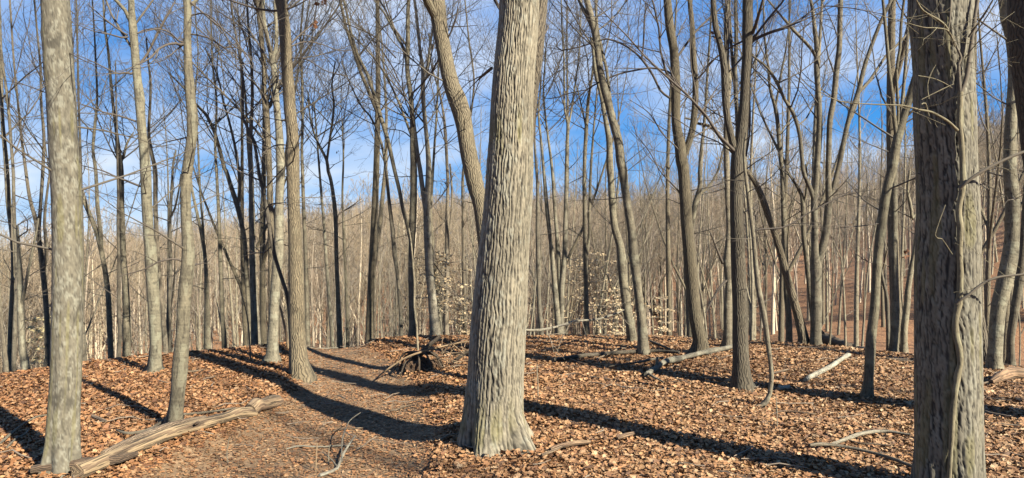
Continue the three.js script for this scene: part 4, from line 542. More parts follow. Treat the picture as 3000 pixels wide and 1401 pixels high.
// ---------- young beeches that keep their pale dry leaves ----------
function leafyBeech(px, py, d, w, h, label, seed, n, tone = [0.86, 0.66, 0.39], lo = 0.35) {
  const rng = Rng(seed), c = at(px, py, d); c.y = ground(c.x, c.z);
  const g = thing('young_beech', label, 'young beech', c), P = (x, y, z) => new THREE.Vector3(c.x + x, c.y + y, c.z + z);
  const stem = []; for (let k = 0; k <= 8; k++) stem.push({ p: P(0.04 * Math.sin(k * 1.3), (h * k) / 8 - (k ? 0 : 0.15), 0.05 * Math.cos(k)), r: 0.016 * (1 - 0.85 * k / 8) + 0.003 });
  part('trunk', new Shape(c).tube(resample(stem, 0.15), 7).geo(), bark('smooth', PALE, 0.003), g);
  const tw = new Shape(c), lv = new Shape(c);
  for (let k = 0; k < n; k++) {
    const y = h * (lo + (0.97 - lo) * (k + rng()) / n), a = k * 2.4 + rng.s(0.5), len = w * rng.r(0.5, 1) * (1.15 - 0.6 * y / h), line = [], dy = rng.r(-0.03, 0.12);
    for (let i = 0; i <= 5; i++) line.push({ p: P(Math.cos(a + 0.07 * i) * len * i / 5, y + dy * len * i / 5 - 0.02 * i * i / 25, Math.sin(a + 0.07 * i) * len * i / 5), r: 0.006 * (1 - i / 6) });
    tw.tube(line, 4, { cap: false });
    for (let i = 1; i <= 5; i++) for (let q = 0; q < 5; q++) {
      const t = rng(), o = line[i - 1].p.clone().lerp(line[i].p, t), s = rng.r(0.02, 0.22) * (1.2 - i / 6), b = a + 1.57 * (q % 2 ? 1 : -1) + rng.s(0.6), e = o.clone().add(new THREE.Vector3(Math.cos(b) * s, rng.s(0.03), Math.sin(b) * s));
      if (s > 0.07) tw.tube([{ p: o, r: 0.0025 }, { p: e, r: 0.0015 }], 3, { cap: false });
      addLeaf(lv, rng, e, rng.r(0.03, 0.06), 0.7); addLeaf(lv, rng, o.lerp(e, 0.55), rng.r(0.03, 0.055), 0.7);
    }
  }
  part('branches', tw.geo(), TWIG_PALE, g);
  const m = new THREE.MeshPhysicalMaterial({ color: new THREE.Color().setRGB(...tone), roughness: 0.85, transmission: 0.3, thickness: 0 });
  part('leaves', lv.geo(), m, g, 'stuff');
}
leafyBeech(1288, 985, 11.8, 0.95, 1.75, 'young beech with layers of pale tan leaves left of the thick middle trunk', 301, 20);
leafyBeech(1350, 985, 12.8, 0.7, 1.3, 'small leafy young beech tucked against the left side of the thick middle trunk', 302, 12);
leafyBeech(1720, 985, 13, 1.15, 2.2, 'broad young beech full of cream-coloured leaves between the stem clump and the leaning trunks', 303, 24);
leafyBeech(1800, 985, 13.6, 1.0, 1.75, 'pale-leaved young beech right behind the left one of the two leaning trunks', 304, 19);
leafyBeech(1935, 985, 14, 0.8, 1.65, 'sparse pale-leaved young beech right of the two leaning trunks, behind the slanting stick', 305, 11);
leafyBeech(132, 1010, 11, 0.6, 2.5, 'tall thin young beech with yellowish leaves left of the big lichen-spotted trunk', 306, 20, [0.8, 0.66, 0.34]);
leafyBeech(235, 1000, 14, 0.7, 2.4, 'sparse yellow-leaved young beech right behind the big lichen-spotted trunk', 307, 12, [0.8, 0.66, 0.34]);

// ---------- fallen wood ----------
function lying(name, label, category, px, mat, o = {}) {           // px: [x, y, width, height of the axis above the ground] along the piece
  const rng = Rng(treeSeed += 13), pts = px.map(([x, y, w, up]) => { const p = onGround(x, y), r = ((w / 2) * -p.z) / FOCAL; p.y = o.flat === false ? p.y + up : ground(p.x, p.z) + r * 0.55 + (pathMask(p.x, p.z) > 0.4 ? 0.012 : 0.042) + (up ?? 0); return { p, r }; });
  const base = pts[Math.floor(pts.length / 2)].p.clone(); base.y = ground(base.x, base.z);
  const g = o.on ?? thing(name, label, category, base), ph = rng() * 9, rs = resample(pts, o.step ?? 0.06);
  if (o.on) base.copy(o.on.position);
  const bump = (f, l) => 1 + (o.rough ?? 0.12) * (noise3(Math.cos(f) * 1.4 + ph, l * 4, Math.sin(f) * 1.4) - 0.5) + (o.rough ?? 0.12) * 0.7 * (noise3(Math.cos(f) * 4, l * 9 + ph, Math.sin(f) * 4) - 0.5);
  part(o.part ?? 'stem', new Shape(base).tube(rs, o.sides ?? 9, { bump, tileW: 0.3, tileH: 0.8 }).geo(), mat, g);
  return g;
}
const woodMat = (tint, bump = 0.012) => bark('wood', tint, bump);
{
  const log = lying('fallen_log', 'long fallen log with bare pale wood, lying across the bottom left beside the path', 'log', [[225, 1412, 46, -0.01], [262, 1394, 44, -0.012], [375, 1343, 38, -0.01], [430, 1320, 40, -0.01], [487, 1296, 36, -0.008], [575, 1268, 33, -0.008], [650, 1246, 31, -0.01], [700, 1228, 30, -0.01], [742, 1216, 27, -0.01]], woodMat([1.1, 1.02, 0.88]), { part: 'trunk', sides: 18, rough: 0.3, step: 0.04 });
  lying('', '', '', [[735, 1218, 34, 0.01], [752, 1208, 40, 0.02], [766, 1204, 32, 0.01], [800, 1192, 36, 0], [818, 1184, 30, -0.01]], woodMat([0.95, 0.85, 0.75]), { on: log, part: 'broken_end', sides: 14, rough: 0.5, step: 0.03 });
  lying('', '', '', [[300, 1366, 16, 0.035], [400, 1322, 20, 0.04], [500, 1280, 18, 0.035], [600, 1252, 12, 0.03]], bark('ridged', [0.95, 0.78, 0.68]), { on: log, part: 'bark_strip', rough: 0.5, step: 0.04 });
  lying('', '', '', [[585, 1262, 10, 0.03], [578, 1275, 10, 0.05], [572, 1284, 6, 0.07]], woodMat([0.6, 0.5, 0.42]), { on: log, part: 'branch_stub' });
}
lying('rotten_log', 'dark brown rotten log running under the foot of the big lichen-spotted trunk', 'log', [[90, 1402, 24], [170, 1392, 30], [250, 1384, 30], [330, 1374, 26], [400, 1352, 16]], bark('ridged', [0.45, 0.33, 0.26]), { part: 'trunk', rough: 0.5 });
{
  const log = lying('grey_log', 'grey weathered log lying before the olive-dark forked trunk, with an upright stub', 'log', [[1893, 1112, 13], [1915, 1098, 15], [1942, 1078, 19], [1970, 1070, 19], [1999, 1063, 16], [2040, 1052, 15], [2085, 1041, 14], [2115, 1034, 12], [2148, 1027, 10]], bark('smooth', [0.74, 0.71, 0.65]), { part: 'trunk', sides: 14, rough: 0.6 });
  const p = onGround(1926, 1092); part('branch_stub', new Shape(log.position).tube(resample([{ p: p.clone(), r: 0.024 }, { p: p.clone().add(new THREE.Vector3(-0.005, 0.12, 0)), r: 0.02 }, { p: p.clone().add(new THREE.Vector3(0, 0.19, 0)), r: 0.012 }], 0.03), 8).geo(), bark('smooth', [0.9, 0.86, 0.8]), log);
  lying('', '', '', [[1942, 1072, 8, 0.05], [1905, 1080, 7, 0.06], [1870, 1085, 6, 0.05], [1820, 1087, 5, 0.03], [1785, 1088, 4, 0.01]], bark('smooth', [0.5, 0.45, 0.4]), { on: log, part: 'branch' });
  lying('', '', '', [[1895, 1108, 10, 0.01], [1915, 1120, 7, 0.01], [1945, 1132, 4, 0]], bark('smooth', [0.85, 0.8, 0.72]), { on: log, part: 'branch' });
}
lying('fallen_branch', 'dark grey thin log half buried in leaves, left of the right leaning trunk', 'fallen branch', [[1622, 1066, 8], [1680, 1058, 11], [1740, 1052, 12], [1800, 1047, 12], [1860, 1042, 11], [1920, 1040, 9], [1990, 1044, 9]], bark('ridged', [0.5, 0.46, 0.42]), { part: 'trunk', rough: 0.4 });
lying('fallen_branch', 'small pale broken branch on the leaves left of the right leaning trunk', 'fallen branch', [[1752, 1060, 4], [1790, 1045, 5], [1812, 1032, 6], [1835, 1030, 3]], woodMat([1, 0.95, 0.9]));
lying('fallen_branch', 'pale forked twig on the leaves in front of the half-buried dark grey thin log', 'fallen branch', [[1655, 1052, 4], [1672, 1062, 4], [1700, 1074, 4], [1722, 1078, 3]], woodMat([0.95, 0.9, 0.85]));
lying('fallen_branch', 'dark bent branch lying right of the right leaning trunk behind the grey log', 'fallen branch', [[1905, 1010, 7], [1930, 1020, 8], [1960, 1032, 6], [1990, 1045, 4]], bark('smooth', [0.4, 0.36, 0.33]));
lying('birch_log', 'thin white fallen log on the leaves right of the crooked sapling', 'log', [[2360, 1127, 12], [2385, 1113, 14], [2410, 1101, 14], [2440, 1084, 13], [2465, 1066, 12], [2484, 1054, 14], [2490, 1052, 9]], bark('smooth', [1.35, 1.33, 1.27]), { part: 'trunk', sides: 12, rough: 0.2 });
lying('birch_log', 'short broken piece of white log beside the foot of the crooked sapling', 'log', [[2280, 1153, 11], [2296, 1151, 12], [2314, 1150, 13]], bark('smooth', [1.2, 1.2, 1.15]), { part: 'trunk', rough: 0.25 });
{
  const log = lying('uprooted_log', 'dark fallen trunk with an upturned root end, behind the white log', 'log', [[2404, 1008, 40, 0.05], [2416, 1006, 34, 0.04], [2440, 1010, 26, 0.02], [2480, 1018, 18], [2510, 1026, 13], [2545, 1036, 8]], bark('ridged', [0.42, 0.36, 0.32]), { part: 'trunk', sides: 12, rough: 0.6 });
  const p = onGround(2412, 1006), V = (x, y, z) => p.clone().add(new THREE.Vector3(x, y, z));
  for (const l of [[[0, 0.08, 0], [-0.03, 0.2, 0.02], [-0.02, 0.3, 0], [-0.06, 0.36, 0.03]], [[-0.03, 0.06, 0], [-0.12, 0.14, 0.05], [-0.16, 0.12, 0.1]], [[0, 0.05, 0.05], [-0.06, 0.0, 0.16], [-0.12, -0.05, 0.2]]])
    part('root', new Shape(log.position).tube(resample(l.map((q, i) => ({ p: V(...q), r: 0.045 - 0.011 * i })), 0.03), 7).geo(), bark('ridged', [0.4, 0.33, 0.29]), log);
}
lying('fallen_branch', 'tan peeled log at the right edge, lying on the leaves', 'log', [[2905, 1134, 12], [2935, 1122, 30], [2960, 1116, 36], [2985, 1116, 34], [3010, 1114, 28]], woodMat([1, 0.8, 0.66]), { part: 'trunk', sides: 12, rough: 0.4 });
lying('fallen_branch', 'thin pale stick pointing left from the tan peeled log at the right edge', 'stick', [[2868, 1141, 4], [2890, 1134, 5], [2915, 1128, 5]], woodMat([1.3, 1.25, 1.2]));
lying('fallen_branch', 'dark-ended long stick at the bottom right, running to the foot of the vine-clad trunk', 'fallen branch', [[2372, 1323, 9], [2410, 1321, 11], [2450, 1324, 9], [2514, 1336, 9], [2560, 1347, 9], [2610, 1362, 10], [2660, 1382, 11], [2700, 1398, 11]], bark('smooth', [0.75, 0.68, 0.6]), { sides: 10, rough: 0.25 });
lying('fallen_branch', 'curved grey branch lying above the long dark-ended stick at the bottom right', 'fallen branch', [[2436, 1320, 8], [2460, 1312, 10], [2487, 1302, 11], [2520, 1290, 11], [2560, 1283, 10], [2600, 1282, 9], [2640, 1287, 7], [2668, 1290, 4]], bark('smooth', [0.95, 0.9, 0.84]), { sides: 10, rough: 0.3 });
lying('fallen_branch', 'thin twig forking right from the curved grey branch at the bottom right', 'stick', [[2487, 1306, 4], [2520, 1316, 4], [2560, 1318, 4], [2612, 1324, 4]], woodMat([1, 0.95, 0.9]));
lying('fallen_branch', 'tan flaking stick half buried in leaves right of the foot of the thick middle trunk', 'stick', [[1612, 1336, 10], [1650, 1324, 12], [1690, 1317, 13], [1729, 1314, 10]], woodMat([1, 0.86, 0.74]), { rough: 0.4 });
lying('fallen_branch', 'short pale stick below the tan flaking stick at the bottom', 'stick', [[1586, 1352, 7], [1615, 1342, 8], [1646, 1327, 6]], woodMat([1.1, 1, 0.9]));
lying('fallen_branch', 'tan bark piece lying farther right of the tan flaking stick at the bottom', 'stick', [[1808, 1302, 8], [1830, 1295, 12], [1862, 1285, 8]], woodMat([1, 0.84, 0.72]), { rough: 0.4 });
{
  const b = lying('fallen_branch', 'forked pale grey branch on the dirt at the bottom middle, left of the thick trunk', 'fallen branch', [[935, 1402, 11], [960, 1393, 10], [987, 1380, 9], [998, 1362, 8, 0.02], [1012, 1344, 7, 0.05], [1040, 1314, 4, 0.09]], bark('smooth', [1.15, 1.12, 1.1]), { sides: 9 });
  lying('', '', '', [[1002, 1366, 5, 0.02], [1001, 1340, 4, 0.08], [1008, 1316, 4, 0.12], [1025, 1288, 3, 0.15], [1056, 1266, 2, 0.16]], bark('smooth', [0.9, 0.85, 0.8]), { on: b, part: 'branch' });
  lying('', '', '', [[988, 1378, 5, 0.01], [968, 1362, 4, 0.03], [945, 1342, 3, 0.03]], bark('smooth', [0.9, 0.85, 0.8]), { on: b, part: 'branch' });
}
lying('fallen_branch', 'long thin grey stick lying across the dirt path at the bottom', 'stick', [[838, 1322, 4], [870, 1313, 5], [905, 1314, 5], [950, 1315, 5], [985, 1312, 5], [1036, 1312, 4]], bark('smooth', [1.1, 1.06, 1.02]));
lying('fallen_branch', 'pale twisted stick on the path just left of the thick trunk’s shadow', 'stick', [[1142, 1208, 4], [1160, 1207, 5], [1180, 1198, 6], [1200, 1193, 5], [1216, 1191, 5]], woodMat([1, 0.95, 0.88]));
lying('fallen_branch', 'thin pale stick on the dirt below the shadow of the thick trunk', 'stick', [[975, 1268, 4], [1010, 1262, 5], [1050, 1260, 4], [1078, 1258, 3]], woodMat([1.05, 1, 0.92]));
lying('fallen_branch', 'short pale branch on the leaves between the two grey trunks at the left', 'fallen branch', [[270, 1236, 9], [290, 1244, 9], [310, 1251, 8]], woodMat([1.1, 1.05, 1]));
lying('fallen_branch', 'dark curved branch on the leaves left of the foot of the crooked trunk with burls', 'fallen branch', [[340, 1276, 5], [355, 1284, 8], [380, 1288, 9], [410, 1284, 9], [440, 1274, 8], [470, 1255, 7], [486, 1240, 5]], bark('smooth', [0.5, 0.44, 0.38]));
lying('fallen_branch', 'pale flat branch on the leaves right of the second grey trunk', 'fallen branch', [[543, 1102, 6], [570, 1100, 6], [600, 1094, 4]], woodMat([1.05, 1, 0.95]));
lying('fallen_branch', 'thin dark stick beyond the long fallen log, right of the crooked trunk', 'stick', [[536, 1230, 6], [580, 1226, 6], [630, 1220, 6], [690, 1210, 5]], bark('smooth', [0.55, 0.5, 0.44]));
lying('fallen_branch', 'long thin branch on the leaves at the left edge', 'fallen branch', [[0, 1318, 7], [30, 1290, 7], [70, 1258, 6], [110, 1236, 5], [138, 1232, 4]], bark('smooth', [0.8, 0.72, 0.62]));
lying('fallen_branch', 'short grey forked branch on the leaves at the left edge, below the long thin one', 'fallen branch', [[20, 1330, 6], [50, 1300, 6], [70, 1292, 6], [84, 1276, 5]], bark('smooth', [0.75, 0.7, 0.62]));
lying('fallen_branch', 'grey stick lying near the crest right of the crooked sapling', 'stick', [[2265, 1106, 5], [2290, 1099, 5], [2312, 1094, 4]], woodMat([1.05, 1, 0.95]));
lying('fallen_branch', 'thin pale twig bending over the leaves below the crooked sapling', 'stick', [[2262, 1230, 3], [2290, 1219, 4], [2330, 1220, 4], [2390, 1228, 4]], woodMat([1.05, 0.98, 0.9]));
lying('fallen_log', 'thin pale log lying along the crest at the head of the path', 'log', [[735, 989, 6], [800, 989, 6], [860, 989, 6], [920, 989, 6], [990, 990, 5]], bark('smooth', [1.1, 1.04, 0.95]));
{ // sticks that stand or lean
  const standing = (label, pts, mat, name = 'twig', cat = 'twig', n = 6) => { const foot = onGround(pts[0][0], pts[0][1]), g = thing(name, label, cat, foot), line = pts.map(([x, y, w, dz = 0]) => ({ p: at(x, y, -foot.z + dz), r: ((w / 2) * -foot.z) / FOCAL })); line[0].p.y -= 0.05; part('stem', new Shape(foot).tube(resample(line, 0.05), n).geo(), mat, g); return g; };
  const pale = woodMat([1.25, 1.15, 1.0], 0.003), grey = bark('smooth', [1.0, 0.93, 0.83], 0.003);
  standing('upright bare twig in the dirt of the path, straightest of the three there', [[924, 1384, 4], [926, 1345, 4], [928, 1310, 4], [929, 1298, 3]], pale);
  standing('curved upright twig left of the straight one on the path', [[840, 1338, 4], [838, 1315, 3], [842, 1296, 3], [858, 1275, 2]], pale);
  standing('thin bent twig beside the forked pale branch on the path', [[965, 1362, 4], [962, 1330, 3], [966, 1305, 3], [970, 1302, 2]], grey);
  standing('thin crooked twig just below the long fallen log', [[674, 1358, 3], [664, 1336, 3], [668, 1300, 3], [672, 1280, 2]], grey);
  standing('short twig at the edge of the thick trunk’s shadow', [[978, 1224, 4], [981, 1205, 3]], pale);
  standing('thin upright twig with a bud, right of the thick middle trunk', [[1576, 1166, 4], [1576, 1120, 3], [1573, 1085, 3], [1574, 1068, 3]], grey);
  standing('thin upright twig below the crooked sapling', [[2277, 1258, 3], [2277, 1220, 3], [2275, 1180, 3], [2273, 1160, 2]], grey);
  standing('pale stick leaning at the left of the ridged dark trunk’s foot', [[847, 1026, 8, 0], [838, 980, 8], [828, 930, 7], [818, 893, 6]], pale, 'leaning_stick', 'stick');
  standing('pale bent twig leaning against the foot of the thick middle trunk', [[1395, 1298, 5, -0.02], [1410, 1284, 5, -0.06], [1440, 1268, 5, -0.05], [1462, 1266, 4, -0.02], [1478, 1256, 3, -0.02]], woodMat([1.3, 1.25, 1.2], 0.003), 'leaning_stick', 'stick');
  const f = onGround(1949, 986), g = thing('broken_trunk', 'slanting broken trunk with reddish split wood, propped on the right leaning trunk', 'broken trunk', f);
  const dd = -f.z, L = (pts) => pts.map(([x, y, w]) => ({ p: at(x, y, dd), r: ((w / 2) * dd) / FOCAL }));
  part('trunk', new Shape(f).tube(resample(L([[1953, 990, 12], [1940, 955, 15], [1920, 918, 16], [1900, 878, 16], [1885, 852, 12], [1876, 836, 5]]), 0.05), 10, { bump: (a, l) => 1 + 0.3 * (noise3(Math.cos(a) * 2, l * 3, Math.sin(a) * 2) - 0.5) }).geo(), woodMat([0.98, 0.72, 0.55]), g);
  part('bark_strip', new Shape(f).tube(resample(L([[1944, 958, 6], [1922, 915, 7], [1905, 875, 6], [1888, 850, 3]].map(([x, y, w]) => [x + 5, y - 2, w])), 0.05), 7).geo(), bark('ridged', [0.5, 0.4, 0.34]), g);
  // a dead branch that hangs over the leaves right of the middle trunk, propped on its ends
  const hb = at(1560, 968, 7.8), h = thing('fallen_branch', 'long grey branch held above the leaves right of the thick middle trunk', 'fallen branch', new THREE.Vector3(hb.x, ground(hb.x, hb.z), hb.z));
  part('stem', new Shape(h.position).tube(resample([[1530, 967, 7, 7], [1583, 967, 8, 7.6], [1637, 956, 7, 8.2], [1687, 941, 7, 8.8], [1749, 936, 6, 9.3], [1807, 918, 5, 9.9], [1828, 908, 3, 10.1]].map(([x, y, w, q]) => ({ p: at(x, y, q), r: ((w / 2) * q) / FOCAL })), 0.06), 8).geo(), bark('smooth', [0.95, 0.9, 0.84]), h);
  const rng = Rng(91), lines = [[], [], [], []];
  for (let k = 0; k < 7; k++) grow(rng, at(mix(1600, 1810, k / 6), mix(964, 918, k / 6), mix(7.8, 9.9, k / 6)), new THREE.Vector3(rng.s(1), rng.s(0.8), rng.s(0.6)), rng.r(0.2, 0.5), 0.005, 1, lines, {});
  part('twigs', twigShape(lines, h.position, 1).geo(), TWIG_PALE, h, 'stuff');
}
{ // a torn-up root plate with a stump of dark wood and a tangle of pale branches, on the far side of the path
  const f = onGround(1226, 1084), g = thing('root_mound', 'dark mound of upturned roots and soil beside the path, left of the thick middle trunk', 'root mound', f), rng = Rng(66);
  const geo = new THREE.IcosahedronGeometry(1, 5), P = geo.attributes.position, v = new THREE.Vector3();
  for (let k = 0; k < P.count; k++) { v.fromBufferAttribute(P, k).normalize(); const n = 0.8 + 0.5 * (noise3(v.x * 2.2 + 3, v.y * 2.2, v.z * 2.2) - 0.5) + 0.35 * (noise3(v.x * 7, v.y * 7, v.z * 7) - 0.5); const c = Math.pow(clamp(v.y), 1.4); P.setXYZ(k, v.x * n * 0.30 * (1 - 0.55 * c) + 0.02, v.y * n * 0.23, v.z * n * 0.24 * (1 - 0.5 * c)); }
  geo.computeVertexNormals(); part('soil', geo, new THREE.MeshStandardMaterial({ map: soil[0], bumpMap: soil[1], bumpScale: 0.03, roughness: 1, color: new THREE.Color().setRGB(0.38, 0.34, 0.32) }), g);
  const q = -f.z, L = (pts, z = 0) => pts.map(([x, y, w, dz = 0]) => ({ p: at(x, y, q + z + dz), r: ((w / 2) * q) / FOCAL }));
  part('stump', new Shape(f).tube(resample(L([[1222, 1045, 20], [1238, 1030, 15], [1258, 1010, 12], [1274, 998, 11], [1290, 984, 9]]), 0.04), 9, { bump: (a, l) => 1 + 0.35 * (noise3(Math.cos(a) * 2, l * 8, Math.sin(a) * 2) - 0.5) }).geo(), bark('ridged', [0.36, 0.3, 0.26]), g);
  for (let k = 0; k < 9; k++) { const a = rng() * 6.28, e = new THREE.Vector3(Math.cos(a) * 0.34, -0.02 - rng() * 0.1, Math.sin(a) * 0.3), s = f.clone().add(new THREE.Vector3(0, 0.22, 0)); part('root', new Shape(f).tube(resample([{ p: s, r: 0.02 }, { p: s.clone().addScaledVector(e, 0.6).add(new THREE.Vector3(0, 0.0, 0)), r: 0.013 }, { p: f.clone().add(e).add(new THREE.Vector3(0, 0.02, 0)), r: 0.006 }], 0.04), 6).geo(), bark('ridged', [0.42, 0.34, 0.28]), g); }
  const b = thing('fallen_branch', 'long pale bent branch draped over the root mound toward the thick middle trunk', 'fallen branch', f);
  part('stem', new Shape(f).tube(resample(L([[1064, 1158, 3, -0.75], [1080, 1134, 4, -0.6], [1112, 1100, 4, -0.4], [1150, 1072, 5, -0.3], [1187, 1049, 5, -0.25], [1225, 1034, 6, -0.2], [1270, 1021, 6, -0.1], [1337, 1006, 6, 0], [1375, 1001, 5, 0], [1420, 1000, 4, 0.1]]), 0.05), 7).geo(), woodMat([1.15, 1.02, 0.85], 0.004), b);
  const t = thing('brush_pile', 'tangle of thin pale dead branches between the root mound and the thick middle trunk', 'brush pile', onGround(1345, 1070)), fan = [[1300, 1030], [1320, 1045], [1345, 1030], [1340, 1075], [1322, 1065]];
  part('stem', new Shape(t.position).tube(resample(L([[1326, 1062, 9], [1345, 1048, 10], [1372, 1030, 10], [1400, 1022, 8]], 0.1), 0.05), 8).geo(), bark('ridged', [0.35, 0.3, 0.27]), t);
  for (let k = 0; k < 22; k++) { const [x, y] = fan[k % 5], a = rng.r(-2.9, 0.4), l = rng.r(40, 95), z = rng.s(0.25); part('branch', new Shape(t.position).tube(resample(L([[x + rng.s(14), y + rng.s(14), 3.2], [x + Math.cos(a) * l * 0.5 + rng.s(8), y + Math.sin(a) * l * 0.4 + rng.s(6), 2.6, rng.s(0.15)], [x + Math.cos(a) * l, y + Math.sin(a) * l * 0.75 + 8, 1.4, rng.s(0.3)]], z), 0.05), 5).geo(), woodMat([1.1, 1.0, 0.88], 0.003), t); }
}
{ // the shelf fungus at the foot of the ridged dark trunk, and the leaf on the left trunk
  const p = onGround(905, 1108); p.y += 0.035; p.z -= 0.02;
  const cap = [[0, 0.02], [0.03, 0.024], [0.042, 0.014], [0.046, 0.0], [0.03, -0.008], [0, -0.006]].map(([x, y]) => new THREE.Vector2(x, y)), geo = new THREE.LatheGeometry(cap.reverse(), 28), P = geo.attributes.position;
  for (let k = 0; k < P.count; k++) { const n = 1 + 0.2 * (noise3(P.getX(k) * 40, 3, P.getZ(k) * 40) - 0.5); P.setXYZ(k, P.getX(k) * n * 1.15, P.getY(k) + 0.12 * P.getX(k), P.getZ(k) * n); } geo.computeVertexNormals();
  const m = thing('shelf_fungus', 'pale shelf fungus sticking out of the foot of the ridged dark trunk beside the path', 'fungus', p); part('cap', geo, plain(0.42, 0.34, 0.25, 0.8), m);
  const q = at(158, 900, 4.52), leaf = thing('dead_leaf', 'orange-brown dead leaf caught on the big lichen-spotted trunk near the left edge', 'leaf', q), s = new Shape(q), rng = Rng(9);
  addLeaf(s, rng, q.clone().add(new THREE.Vector3(-0.012, 0.01, 0.01)), 0.07, 0.5); addLeaf(s, rng, q.clone().add(new THREE.Vector3(0.012, -0.012, 0.015)), 0.05, 1.2);
  part('blade', s.geo(), plain(0.50, 0.22, 0.06, 0.75), leaf);
}

// ---------- the wood beyond the crest: single trees, each a copy of one of a few kinds ----------
function woodTree(seed, o) {                                       // at the origin; returns trunk and crown geometry
  const rng = Rng(seed), H = o.H, r = o.r, pts = [], lean = rng.r(0, 6.28), la = rng.r(0.0, o.lean ?? 0.06), ph = rng() * 6;
  const n = 12; for (let k = 0; k <= n; k++) { const t = k / n, y = t * H - (k ? 0 : 0.8); pts.push({ p: new THREE.Vector3(Math.cos(lean) * la * y + 0.14 * (o.crook ?? 1) * Math.sin(t * 7 + ph) * t, y, Math.sin(lean) * la * y + 0.14 * (o.crook ?? 1) * Math.cos(t * 6 + ph) * t), r: r * (k === 0 ? 1.5 : 1.06 - 0.98 * Math.pow(t, 1.1)) }); }
  pts.splice(1, 0, { p: pts[0].p.clone().lerp(pts[1].p, 0.5).setY(0.35), r: r * 1.12 });
  const stem = resample(pts, 0.8), z = new THREE.Vector3(), lines = [[], [], [], []], opt = { k0: o.k0 ?? 2.6, k1: o.k1 ?? 2.7, deep: o.deep ?? 2, min: o.min ?? 0.004, lift: 0.13, wig: 0.15 };
  const stems = [stem];
  for (let f = 0; f < (o.forks ?? 1); f++) { const i = Math.floor(stem.length * rng.r(0.28, 0.5)), a = rng() * 6.28, s = stem[i], line = [{ p: s.p.clone(), r: s.r * 0.75 }], d = new THREE.Vector3(Math.cos(a) * 0.5, 1, Math.sin(a) * 0.5).normalize(), q = s.p.clone(), m = 6, L = H - s.p.y - rng.r(0.5, 3); for (let k = 1; k <= m; k++) { q.addScaledVector(d, L / m); d.x *= 0.85; d.z *= 0.85; d.x += rng.s(0.07); d.z += rng.s(0.07); d.normalize(); line.push({ p: q.clone(), r: Math.max(0.01, s.r * 0.75 * (1 - 0.92 * k / m)) }); } stems.push(line); }
  const trunk = new Shape(z); for (const s of stems) trunk.tube(s, o.sides ?? 9, { cap: false });
  clothe(rng, stem, 0, 1.6, H * 0.5, o.low ?? 4, { len: o.lowLen ?? 1.2, el: [0, 0.8], ...opt }, lines);
  for (const s of stems) clothe(rng, s, 0, H * 0.38, H * 0.98, Math.round((o.n ?? 16) / Math.sqrt(stems.length)), { len: o.len ?? 2.6, el: [0.45, 1.15], ...opt }, lines);
  return { trunk: trunk.geo(), crown: twigShape(lines, z, 0).geo(), lines };
}
const KINDS = [
  { name: 'tree', look: 'tall pale grey tree', mat: bark('smooth', [1.0, 0.92, 0.78]), tw: plain(0.31, 0.27, 0.21), v: [1, 2, 3, 4].map((k) => woodTree(400 + k, { H: 9 + 1.4 * k, r: 0.045 + 0.011 * k, forks: k % 3, n: 15, len: 2, min: 0.003 })) },
  { name: 'tree', look: 'tall brown-barked tree', mat: bark('ridged', [0.74, 0.69, 0.58]), tw: plain(0.2, 0.17, 0.13), v: [1, 2, 3, 4].map((k) => woodTree(420 + k, { H: 9 + 1.4 * k, r: 0.05 + 0.011 * k, forks: (k + 1) % 3, n: 15, len: 2, min: 0.003 })) },
  { name: 'sapling', look: 'thin bare sapling', mat: bark('smooth', [0.9, 0.84, 0.74]), tw: plain(0.27, 0.225, 0.17), v: [1, 2, 3, 4].map((k) => woodTree(440 + k, { H: 3.5 + 1.3 * k, r: 0.014 + 0.005 * k, forks: 1, n: 12, len: 1.0, low: 5, lowLen: 0.8, lean: 0.12, crook: 1.6, sides: 6, k0: 3.4, k1: 3.4, min: 0.002 })) },
];
const ZONES = [[-9e9, 420, 'beyond the crest, behind the two grey trunks at the left'], [420, 850, 'beyond the crest, left of the ridged dark trunk by the path'], [850, 1430, 'beyond the head of the path, left of the thick middle trunk'], [1430, 1800, 'beyond the crest, between the thick middle trunk and the leaning pair'], [1800, 2330, 'in the hollow behind the olive-dark and the dark mossy trunks'], [2330, 2760, 'on the leafy slope left of the vine-clad big trunk'], [2760, 9e9, 'on the rising slope at the right edge']];
const standing = scene.children.filter((o) => o.userData.category === 'tree').map((o) => o.position);
